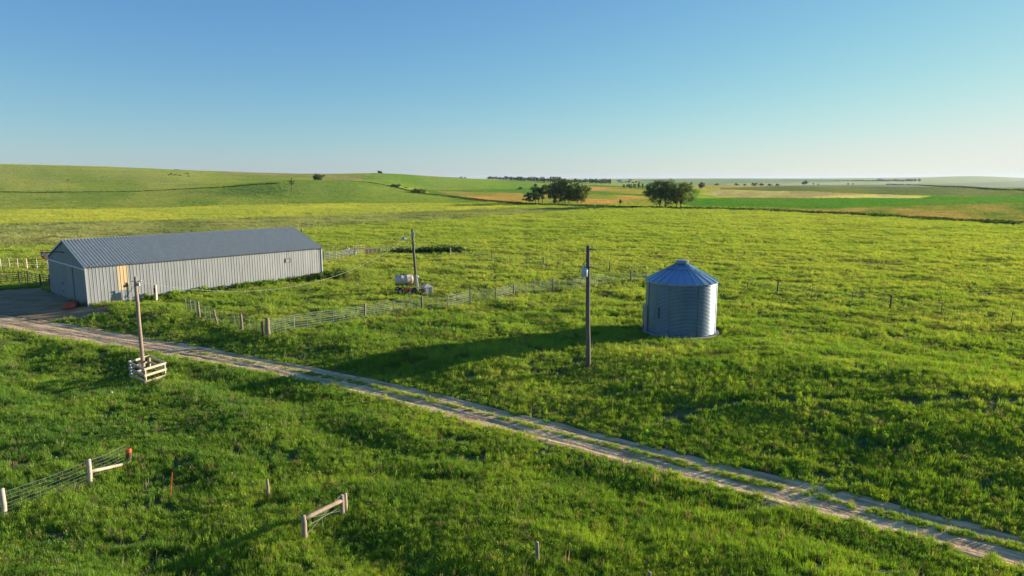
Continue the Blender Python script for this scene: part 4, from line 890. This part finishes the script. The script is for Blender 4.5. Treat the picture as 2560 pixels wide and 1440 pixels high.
# square wooden post by the barn wall
P = at(390, 754); e = empty('fence_post', P, 'square pale post with rusty sign near the barn wall', 'fence post'); T = top_point(P, 388, 712)
MB().bar(P - Vector((0, 0, .3)), T, .30, .22).build('post', M['palewood'], e, local=False); MB().bar(P.lerp(T, .55) + Vector((0, -.17, 0)), P.lerp(T, .83) + Vector((0, -.17, 0)), .22, .04, (0, 1, 0)).build('plate', M['rust'], e, local=False)

# ------------------------------------------------------------------ red loader scoop by the barn door
P = at(182, 768); e = empty('loader_bucket', P, 'red scoop bucket lying on the yard by the door', 'scoop bucket', rz=.35)
mb = MB(); w = .62; prof = [(-.95, .03), (-.3, .0), (.25, .06), (.42, .22), (.40, .42), (.2, .56), (-.1, .60)]; t = .04
vs = [(x_, s_ * w, z_) for s_ in (-1, 1) for x_, z_ in prof]; n = len(prof); fs = [(i, i + 1, n + i + 1, n + i) for i in range(n - 1)]
mb.add(vs, fs); vs2 = [(x_ + .03, s_ * (w - .02), z_ + .03) for s_ in (-1, 1) for x_, z_ in prof]; mb.add(vs2, fs); mb.build('shell', M['red'], e)
for s_ in (-1, 1): mb = MB(); mb.add([(x_, s_ * (w + .012), z_) for x_, z_ in prof] + [(x_, s_ * (w - .012), z_) for x_, z_ in prof], [tuple(range(n)), tuple(range(2 * n - 1, n - 1, -1))]); mb.build('side_plate', M['red'], e)
mb = MB(); mb.box((.42, -.25, .35), (.18, .06, .3)); mb.box((.42, .25, .35), (.18, .06, .3)); mb.build('mount', M['darkpipe'], e)

# ------------------------------------------------------------------ nurse-tank trailer and tub
P = at(1018, 735); P.z = hz(P.x, P.y); e = empty('tank_trailer', P, 'rusty two-axle trailer carrying a beige cylindrical tank', 'tank trailer')
def TP(px, py): return top_point(P, px, py) - P
cl_, cr_ = TP(985, 703.5), TP(1026, 703); tk_ = (cl_ + cr_) / 2 + Vector((.1, .55, .12)); hl = .98; r0 = .50
mb = MB(); mb.lathe([(0, -hl), (r0 * .6, -hl + .01), (r0 * .92, -hl + .06), (r0, -hl + .16), (r0, -.34), (r0 + .015, -.32), (r0 + .015, -.28), (r0, -.26), (r0, .26), (r0 + .015, .28), (r0 + .015, .32), (r0, .34), (r0, hl - .16), (r0 * .92, hl - .06), (r0 * .6, hl - .01), (0, hl)], (0, 0, 0), 28, axis='x')
ang = .30; ct, st_ = math.cos(ang), math.sin(ang)
def place(mb, o, a=0): c_, s_ = math.cos(a), math.sin(a); mb.v = [(v[0] * c_ - v[1] * s_ + o.x, v[0] * s_ + v[1] * c_ + o.y, v[2] + o.z) for v in mb.v]; return mb
tk2 = place(mb, tk_, ang).build('tank', M['tank'], e, True)
place(MB().lathe([(0, .1), (.14, .1), (.15, 0), (.15, -.05)], (0, 0, r0 + .01), 12), tk_, ang).build('lid', M['black'], tk2)
mb = MB()
for x_ in (-.7, -.2, .3, .75):
    for y_ in (-1, 1): mb.bar((x_, y_ * .36, -r0 * .78), (x_ * .9, y_ * .4, -r0 - .32), .05, .05)
for y_ in (-1, 1): mb.bar((-.95, y_ * .38, -r0 - .02), (.95, y_ * .38, -r0 - .02), .07, .08)
for x_ in (-.9, -.3, .3, .9): mb.bar((x_, -.45, -r0 - .04), (x_, .45, -r0 - .04), .07, .06)
place(mb, tk_, ang).build('cradle', M['steel'], e)
fa, fb = TP(990, 723), TP(1050, 722); z_f = .48
mb = MB(); A1 = Vector((fa.x, .55, z_f)); B1 = Vector((1.3, -.35, z_f)); off = Vector((.16, .5, 0))
for s_ in (-1, 1): mb.bar(A1 + off * s_ * .9, B1 + off * s_ * .8, .10, .12)
for t_ in (0, .25, .5, .75, 1): c_ = A1.lerp(B1, t_); mb.bar(c_ - off * .95, c_ + off * .95, .08, .09)
mb.bar(B1 - off * .8, B1 + Vector((.75, -.35, -.05)), .07, .08); mb.bar(B1 + off * .8, B1 + Vector((.75, -.35, -.05)), .07, .08)
mb.bar(B1 + Vector((-.1, 0, .05)), B1 + Vector((.5, .1, .08)), .25, .04); mb.build('frame', M['steel'], e)
def wheel(c, yaw, r=.30):
    w_ = MB(); w_.lathe([(r * .55, -.09), (r * .9, -.10), (r, -.05), (r, .05), (r * .9, .10), (r * .55, .09)], (0, 0, 0), 24, axis='x'); t_ = place(w_, Vector(c), yaw).build('wheel', M['black'], e, True)
    h_ = MB(); h_.lathe([(r * .55, -.07), (r * .5, -.10), (r * .25, -.06), (.05, -.12), (0, -.12)], (0, 0, 0), 18, axis='x'); h_.lathe([(0, .12), (.05, .12), (r * .25, .06), (r * .5, .10), (r * .55, .07)], (0, 0, 0), 18, axis='x')
    place(h_, Vector(c), yaw).build('rim', M['white'], t_)
yw = R(90) - .25
wheel((TP(1002, 727).x, -.15, .30), yw); wheel((TP(990.5, 724).x, 1.0, .30), yw); wheel((TP(1028, 732).x, -.72, .29), yw); wheel((TP(1034, 722).x, .75, .29), yw)
q = TP(1016, 727); mb = MB(); mb.tube([(q.x - .15, -.5, .35), (q.x - .1, -.55, .62), (q.x + .2, -.62, .70), (q.x + .5, -.68, .60)], .08, 6); mb.box((q.x + .02, -.55, .45), (.34, .12, .36)); mb.build('fender', M['orange'], e)
q = TP(1024, 700); mb = MB(); mb.tube([(q.x + .1, .3, .9), (q.x + .12, .3, 1.9), (q.x + .16, .35, 2.3)], .022, 5); mb.build('hose_pole', M['orange'], e)
mb = MB(); q = TP(1046, 723); mb.box((q.x, -.6, .50), (.22, .16, .14)); mb.build('jack', M['white'], e)
P = at(1068, 733); e = empty('plastic_tub', P, 'pale square plastic tub with sloped lid right of the trailer', 'plastic tub', rz=.5)
hw = .52; mb = MB(); mb.add([(x_ * hw, y_ * hw, z_) for z_, k_ in ((-.05, 1), (.72, 1)) for x_, y_ in ((-1, -1), (1, -1), (1, 1), (-1, 1))], [(0, 1, 5, 4), (1, 2, 6, 5), (2, 3, 7, 6), (3, 0, 4, 7), (3, 2, 1, 0)])
for k_ in (-.33, .33): mb.box((k_, -hw - .012, .34), (.05, .03, .7)); mb.box((hw + .012, k_, .34), (.03, .05, .7))
mb.build('body', M['tank'], e)
mb = MB(); o_ = hw + .03; mb.add([(-o_, -o_, .72), (o_, -o_, .72), (o_, o_, .72), (-o_, o_, .72), (-.14, -.14, 1.0), (.14, -.14, 1.0), (.14, .14, 1.0), (-.14, .14, 1.0)], [(0, 1, 5, 4), (1, 2, 6, 5), (2, 3, 7, 6), (3, 0, 4, 7), (4, 5, 6, 7), (3, 2, 1, 0)])
mb.build('lid', M['tank'], e)

# ------------------------------------------------------------------ trees
BARK = mat('bark', (.16, .12, .09), .9, noise=.4, scale=4, bump=.5)
LEAVES = [leafmat('leaves_%d' % k, None, c, .45, .35, .45) for k, c in enumerate([(.10, .145, .038), (.085, .13, .034), (.15, .19, .05), (.09, .115, .04)])]
def tree(name, loc, h, w, label, seed, lm=0, nl=5200, clumps=46, base=.22, leaf=.26, trunks=1, group=None, cat='tree', skew=0., gap=.0):
    rd = random.Random(seed); nr = np.random.default_rng(seed); e = empty(name, loc, label, cat, group)
    tips = []; tm = MB(); cz = h * (base + (1 - base) * .5); rz_ = h * (1 - base) * .52; rx = w / 2
    for k in range(clumps):
        for _ in range(30):
            v = nr.normal(0, 1, 3); v /= np.linalg.norm(v); d = nr.random() ** .45; c = np.array([v[0] * rx * d, v[1] * rx * .9 * d, cz + v[2] * rz_ * d])
            c[0] += skew * (c[2] - cz) * .4
            if c[2] < h * base * 1.1: continue
            lim = rx * (1.08 - .35 * abs((c[2] - cz) / rz_) ** 2)
            if abs(c[0]) < lim: break
        tips.append(c)
    tips = np.array(tips); troots = [np.array([(t - (trunks - 1) / 2) * w * .16, rd.uniform(-.2, .2), 0]) for t in range(trunks)]
    tr0 = h * .028 * (1.0 if trunks == 1 else .75); forks = []
    for t0 in troots:
        f_ = t0 + np.array([rd.uniform(-.05, .05) * w, 0, h * (base + .06)]); tm.tube([t0 - np.array([0, 0, .4]), (t0 + f_) / 2 + np.array([rd.uniform(-.1, .1) * w * .2, 0, 0]), f_], [tr0 * 1.35, tr0, tr0 * .8], 8); forks.append(f_)
    for c in tips[:min(len(tips), 30)]:
        f_ = forks[int(np.argmin([np.hypot(*(c - g)[:2]) for g in forks]))]; m_ = f_ * .5 + c * .5 + np.array([0, 0, -.06 * h * rd.random()])
        tm.tube([f_ - np.array([0, 0, .2]), m_, c], [tr0 * .5, tr0 * .28, tr0 * .08], 5, False)
    tm.build('trunk', BARK, e, True)
    per = nl // clumps; cs_ = np.repeat(tips, per, 0); sz = np.repeat(nr.uniform(.65, 1.35, len(tips)), per); n_ = len(cs_)
    v = nr.normal(0, 1, (n_, 3)); v /= np.linalg.norm(v, axis=1)[:, None]; rad = nr.random(n_) ** .5 * sz * w * .105
    c = cs_ + v * rad[:, None] * np.array([1, 1, .8]); c[:, 2] = np.maximum(c[:, 2], .15)
    u = nr.normal(0, 1, (n_, 3)) + v * .3; u /= np.linalg.norm(u, axis=1)[:, None]; q_ = np.cross(u, nr.normal(0, 1, (n_, 3))); q_ /= np.linalg.norm(q_, axis=1)[:, None]
    L_ = leaf * nr.uniform(.6, 1.3, n_)[:, None]; vs = np.stack([c - u * L_, c + q_ * L_ * .6, c + u * L_, c - q_ * L_ * .6], 1).reshape(-1, 3)
    me = bpy.data.meshes.new('crown'); me.vertices.add(len(vs)); me.vertices.foreach_set('co', vs.astype(np.float32).ravel()); me.loops.add(n_ * 4); me.loops.foreach_set('vertex_index', np.arange(n_ * 4, dtype=np.int32))
    me.polygons.add(n_); me.polygons.foreach_set('loop_start', np.arange(0, n_ * 4, 4, dtype=np.int32)); me.update(calc_edges=True); me.materials.append(LEAVES[lm])
    o = bpy.data.objects.new('crown', me); col.objects.link(o); o.parent = e; return e
def tsize(px, pyb, pyt, wpx, depth=None):
    P = at(px, pyb, True)
    if depth: d_ = ray(px, pyb); P = Vector((d_.x / d_.y * depth, depth, 0))
    P.z = hz(P.x, P.y); h_ = height_at(P, pyt) - P.z; return P, h_, wpx * P.y / FPX
def T(px, pyb, pyt, wpx, label, seed, name='cottonwood_tree', **k):
    P, h_, w_ = tsize(px, pyb, pyt, wpx, k.pop('depth', None)); return tree(name, P, h_, w_, label, seed, **k)
T(1655, 517, 450, 90, 'big dense cottonwood, left half of the right-hand clump', 11, nl=10500, clumps=110, base=.10, trunks=2, lm=1, leaf=.28)
T(1698, 517, 457, 80, 'paler cottonwood leaning right beside the big dense one', 12, nl=8200, clumps=84, base=.08, trunks=2, lm=2, skew=.3, leaf=.27)
T(1322, 508, 484, 34, 'small ragged tree at left end of the left clump', 13, nl=2600, clumps=26, base=.12, lm=3, leaf=.26)
T(1347, 508, 461, 56, 'gappy cottonwood with bare limbs, second in the left clump', 14, nl=6500, clumps=44, base=.2, trunks=3, lm=1, leaf=.28)
T(1392, 509, 457, 60, 'upright cottonwood in the middle of left clump', 15, nl=7200, clumps=66, base=.10, trunks=2, lm=0, leaf=.28)
T(1418, 509, 449, 60, 'tallest cottonwood of the left clump', 16, nl=7800, clumps=74, base=.10, trunks=2, lm=0, leaf=.28)
T(1447, 509, 452, 58, 'pale green cottonwood at right end of left clump', 17, nl=7200, clumps=70, base=.06, trunks=2, lm=2, skew=.3, leaf=.28)
T(1551, 512, 497, 9, 'tiny upright evergreen between the two big clumps', 18, 'small_tree', nl=900, clumps=14, base=.06, lm=3, leaf=.2)
T(729, 470, 445, 17, 'small lone tree with thin trunk on the grassy knoll', 19, 'small_tree', nl=1100, clumps=12, base=.4, lm=1, leaf=.3, depth=455)
T(796, 452, 434, 34, 'dark rounded tree on the knoll crest', 20, 'round_tree', nl=4000, clumps=34, base=.06, lm=1, leaf=.36)
T(950, 433, 423.5, 15, 'dark thicket alone on the skyline knob', 21, 'bush', cat='bush', nl=1600, clumps=16, base=.05, lm=1, leaf=.6, depth=965)
T(987, 468.5, 461, 30, 'low dark bush left of the track', 22, 'bush', cat='bush', nl=1800, clumps=24, base=.05, lm=3, leaf=.3)
T(1015, 470.5, 467, 9, 'tiny bush between the two larger track bushes', 23, 'bush', cat='bush', nl=500, clumps=8, base=.05, lm=3, leaf=.3)
T(1048, 483, 472, 44, 'wide dark bush at the edge of orange field', 24, 'bush', cat='bush', nl=2600, clumps=28, base=.03, lm=1, leaf=.3)
T(1298, 475, 468.5, 17, 'flat dark shrub in the green field left of clump', 25, 'bush', cat='bush', nl=1200, clumps=14, base=.05, lm=1, leaf=.4)
T(1727, 462.5, 455, 10, 'round distant tree just right of the right clump', 26, 'distant_tree', nl=700, clumps=10, base=.1, lm=1, leaf=1.0)
for o in col.objects:
    if o.parent is None and 'skyline knob' in str(o.get('label')): o.location.z -= 1.3
# distant shelterbelt trees: three prototypes copied
proto = []
for k in range(3):
    proto.append(tree('shelterbelt_tree', (0, 0, 0), 9, 9, 'dark tree in the distant shelterbelt', 30 + k, lm=[1, 3, 0][k], nl=1500, clumps=22, base=.10, leaf=.55, trunks=2, group='distant shelterbelt trees'))
used = [False] * 3; rt = random.Random(8)
def far_tree(px, pyb, pyt, wpx, label, group, depth=None):
    k = rt.randrange(3)
    if depth: P = Vector((ray(px, pyb).x / ray(px, pyb).y * depth, depth, 0)); P.z = float(Z0(P.x, P.y)[0]); 
    else: P = at(px, pyb, True)
    h_ = max(1.5, CAM_H - drop(pyt, P.y) - P.z); h_ = min(h_, 22.); w_ = wpx * P.y / FPX
    o = proto[k] if not used[k] else copy_tree(proto[k]); used[k] = True
    o.location = P; o.scale = (w_ / 9, w_ / 9, h_ / 9); o.rotation_euler = (0, 0, rt.uniform(0, 6.28)); o['label'] = label; o['group'] = group; return o
BL_ = 'dark wind-bent tree in the long shelterbelt row left of the left clump'
x_ = 1222
while x_ < 1400:
    dens = 1.0; hp = 8.2 + rt.uniform(-1.8, 2.2) + (x_ - 1222) * .03; yb = 449.8 + (x_ - 1222) * .036
    far_tree(x_, yb, yb - hp, rt.uniform(9, 13), BL_, 'shelterbelt row left of the left clump', depth=1230 + rt.uniform(-25, 25)); x_ += rt.uniform(4.5, 8)
x_ = 1405
while x_ < 1530:
    yb = 460; far_tree(x_, yb, yb - rt.uniform(9, 14.5), rt.uniform(11, 16), 'tree in the belt behind and right of the left clump', 'belt behind the left clump', depth=1350 + rt.uniform(-60, 60)); x_ += rt.uniform(6, 10)
for a_, b_, yb, hh_, dd, lb in [(1560, 1625, 466, 8, 950, 'tree in the loose row behind the right clump, left side'), (1555, 1600, 458, 5.5, 1900, 'tiny dark tree around the distant farmstead'), (1600, 1690, 455.5, 4, 3000, 'far-off tree in the thin distant row')]:
    x_ = a_
    while x_ < b_: far_tree(x_, yb, yb - hh_ * rt.uniform(.6, 1.1), rt.uniform(7, 12), lb, lb, depth=dd * rt.uniform(.96, 1.04)); x_ += rt.uniform(6, 11)
for px_, yb, yt, w_, dd in [(1752, 467, 458.5, 24, 900), (1790, 464, 460, 16, 1300), (1842, 463, 459.5, 12, 1300), (1862, 463.5, 460, 10, 1300), (1886, 464, 458.5, 18, 1200), (1903, 464, 459, 14, 1200), (1925, 464.5, 460.5, 12, 1200), (1945, 464.5, 460.5, 14, 1200), (2013, 461, 453.5, 14, 1500), (2008, 463, 457, 9, 1500), (2034, 461, 458, 5, 1500), (2046, 462, 460, 6, 1500), (2120, 461, 458.5, 7, 1600), (2132, 461, 459, 6, 1600)]:
    far_tree(px_, yb, yb - (yb - yt) * 1.3, w_, 'isolated dark tree or thicket on the far right plain', 'isolated trees on the far right plain', depth=dd)
x_ = 1960
while x_ < 2300:
    yb = 457.2 - (x_ - 1960) * .019; far_tree(x_, yb, yb - rt.uniform(2.8, 4.6), rt.uniform(11, 15), 'tree in the thin dark line on the far right', 'thin tree line on the far right', depth=3600 + rt.uniform(-60, 60)); x_ += rt.uniform(7, 11)
x_ = 2345
while x_ < 2500: far_tree(x_, 449.3, 449.3 - rt.uniform(1.6, 3.4) * (1.3 if x_ < 2380 else .7), rt.uniform(9, 14), 'tree on the far blue ridge at right', 'trees below the far blue ridge', depth=6500); x_ += rt.uniform(9, 14)
for px_ in (1150, 1155, 1163): far_tree(px_, 444.5, 441.5 + rt.uniform(-.6, .8), 5, 'tiny dark tree on the skyline right of hill', 'tiny skyline trees right of the hill', depth=1120)
for px_ in (439, 444): far_tree(px_, 425.2, 423.2, 7, 'tiny thicket on the left skyline above the cattle', 'skyline thicket above the cattle', depth=1060)
# far hedge line across the grey-green fields
HL = np.array([tuple(at(*q, True)[:2]) for q in [(2215, 461.5), (2300, 464), (2400, 469), (2480, 474), (2560, 478), (2700, 487)]]); _u = np.concatenate([[0], np.cumsum(np.hypot(*np.diff(HL, axis=0).T))])
n = 900; q = rng.uniform(0, _u[-1], n); Xh = np.interp(q, _u, HL[:, 0]) + rng.normal(0, 2, n); Yh = np.interp(q, _u, HL[:, 1]) + rng.normal(0, 2, n); e_ = rng.uniform(6, 10, n)
scatter('hedge', np.stack([Xh, Yh, Z0(Xh, Yh)], 1), rng.integers(0, 4, n), np.stack([0 * e_, 0 * e_, rng.uniform(0, 6.28, n)], 1), np.stack([e_, e_, e_ * .7], 1), np.array([.05, .09, .025]) * rng.lognormal(0, .2, (n, 1)),
        [weedmesh('hedge_%d' % k, 70, .36, .2, .05, GM, 80 + k) for k in range(4)], 'dark hedge line dividing the far right fields', 'hedge')

# ------------------------------------------------------------------ far farm buildings
def farmhouse(P, w, d, h, label, rz=0, roof='galv', name='white_farmhouse', cat='farmhouse'):
    e = empty(name, P, label, cat, rz=rz); mb = MB(); mb.box((0, 0, h / 2), (w, d, h)); mb.add([(-w / 2, -d / 2, h), (-w / 2, d / 2, h), (-w / 2, 0, h + d * .35), (w / 2, -d / 2, h), (w / 2, d / 2, h), (w / 2, 0, h + d * .35)], [(0, 2, 1), (3, 4, 5)]); mb.build('wall', M['white'], e)
    mb = MB(); o_ = .3; mb.bar((0, -d / 4 - o_ / 2, h + d * .175), (0, -d / 4 - o_ / 2 + 1e-3, h + d * .175), .01, .01) if False else None
    mb.add([(-w / 2 - o_, -d / 2 - o_, h - .1), (w / 2 + o_, -d / 2 - o_, h - .1), (w / 2 + o_, 0, h + d * .35 + .12), (-w / 2 - o_, 0, h + d * .35 + .12), (w / 2 + o_, d / 2 + o_, h - .1), (-w / 2 - o_, d / 2 + o_, h - .1)], [(0, 1, 2, 3), (3, 2, 4, 5)]); mb.build('roof', M[roof], e)
    for k in (-.25, .25): MB().box((k * w, -d / 2 - .03, h * .55), (w * .14, .06, h * .35)).build('window', M['darkpipe'], e)
for px_, yb, dd, w_, h_, lb in [(1548, 455, 2100, 12, 5, 'white farm building left of two in the distant trees'), (1575, 452.5, 2400, 11, 5, 'white farm building right of two in the distant trees'), (2198, 450.5, 5200, 24, 6, 'bright white building far off on the right plain'), (2207, 450.5, 5250, 14, 5, 'small white shed beside the bright far building')]:
    d_ = ray(px_, yb); Pq = Vector((d_.x / d_.y * dd, dd, 0)); Pq.z = float(Z0(Pq.x, Pq.y)[0]); Pq.z = max(Pq.z, CAM_H - drop(yb + 1, dd)); farmhouse(Pq, w_, w_ * .6, h_, lb)

# ------------------------------------------------------------------ cattle: a skinned skeleton turned into one mesh
def make_cow(head_down=True):
    bmv = []; bme = []; rad = []
    def v(x, y, z, r, par=None):
        bmv.append((x, y, z)); rad.append(r); k = len(bmv) - 1
        if par is not None: bme.append((par, k))
        return k
    hip = v(-.62, 0, 1.12, .30); mid = v(0, 0, 1.02, .40, hip); sh = v(.58, 0, 1.08, .34, mid); rump = v(-.85, 0, 1.15, .2, hip)
    if head_down: nk = v(.98, 0, .85, .18, sh); hd = v(1.22, 0, .45, .14, nk); v(1.36, 0, .20, .09, hd)
    else: nk = v(.95, 0, 1.28, .18, sh); hd = v(1.22, 0, 1.42, .15, nk); v(1.55, 0, 1.28, .09, hd)
    v(-.98, 0, .95, .04, rump)
    for s_ in (-1, 1):
        a = v(.55, .2 * s_, .72, .13, sh); b = v(.58, .2 * s_, .38, .07, a); v(.56, .2 * s_, .0, .06, b)
        a = v(-.62, .2 * s_, .76, .16, hip); b = v(-.52, .2 * s_, .58, .10, a); c_ = v(-.74, .2 * s_, .36, .065, b); v(-.70, .2 * s_, .0, .06, c_)
    me = bpy.data.meshes.new('cow'); me.from_pydata(bmv, bme, []); o = bpy.data.objects.new('cow', me); col.objects.link(o)
    o.modifiers.new('skin', 'SKIN')
    for i, r_ in enumerate(rad): me.skin_vertices[0].data[i].radius = (r_, r_); me.skin_vertices[0].data[i].use_root = (i == 0)
    sb = o.modifiers.new('sub', 'SUBSURF'); sb.levels = sb.render_levels = 1
    dg = bpy.context.evaluated_depsgraph_get(); m2 = bpy.data.meshes.new_from_object(o.evaluated_get(dg)); o.modifiers.clear(); o.data = m2; m2.materials.clear(); m2.materials.append(M['hide'])
    return o
cows = [((422, 440.7), 'leftmost, lower'), ((427, 438.3), ''), ((428, 436), ''), ((436, 440.8), ''), ((440.5, 438), ''), ((451, 441), ''), ((465, 436), ''), ((470.5, 435.8), ''), ((470.5, 442.3), ''), ((447.5, 441.6), ''), ((170, 453.2), 'alone')]
c0 = make_cow(True); first = True
for k, (q, w_) in enumerate(cows):
    P = at(*q, True); P.z = hz(P.x, P.y); o = c0 if first else c0.copy()
    if not first: col.objects.link(o)
    first = False; o.location = P; o.rotation_euler = (0, 0, rt.uniform(-.5, .5) + (math.pi if rt.random() < .5 else 0)); o.scale = (1.15,) * 3
    if w_ == 'alone': tag(o, 'lone black cow grazing low on the far left slope', 'cow', 'black cattle on the left hill')
    else: tag(o, 'black cow grazing with the herd on the left hillside', 'cow', 'black cattle on the left hill')

# ------------------------------------------------------------------ air
hm = bpy.data.materials.new('haze'); hm.use_nodes = True; hn = hm.node_tree.nodes
for k in list(hn): hn.remove(k)
ho = hn.new('ShaderNodeOutputMaterial'); hv = hn.new('ShaderNodeVolumePrincipled'); hm.node_tree.links.new(hv.outputs[0], ho.inputs['Volume'])
hv.inputs['Color'].default_value = (.66, .79, 1, 1); hv.inputs['Density'].default_value = 3.6e-5; hv.inputs['Anisotropy'].default_value = .2
mb = MB(); zt = 95.; mb.box((0, 0, (zt - 20) / 2), (42000, 42000, zt + 20)); hz_o = mb.build('haze', hm, None); tag(hz_o, 'thin summer haze over the prairie', 'haze', kind='stuff')
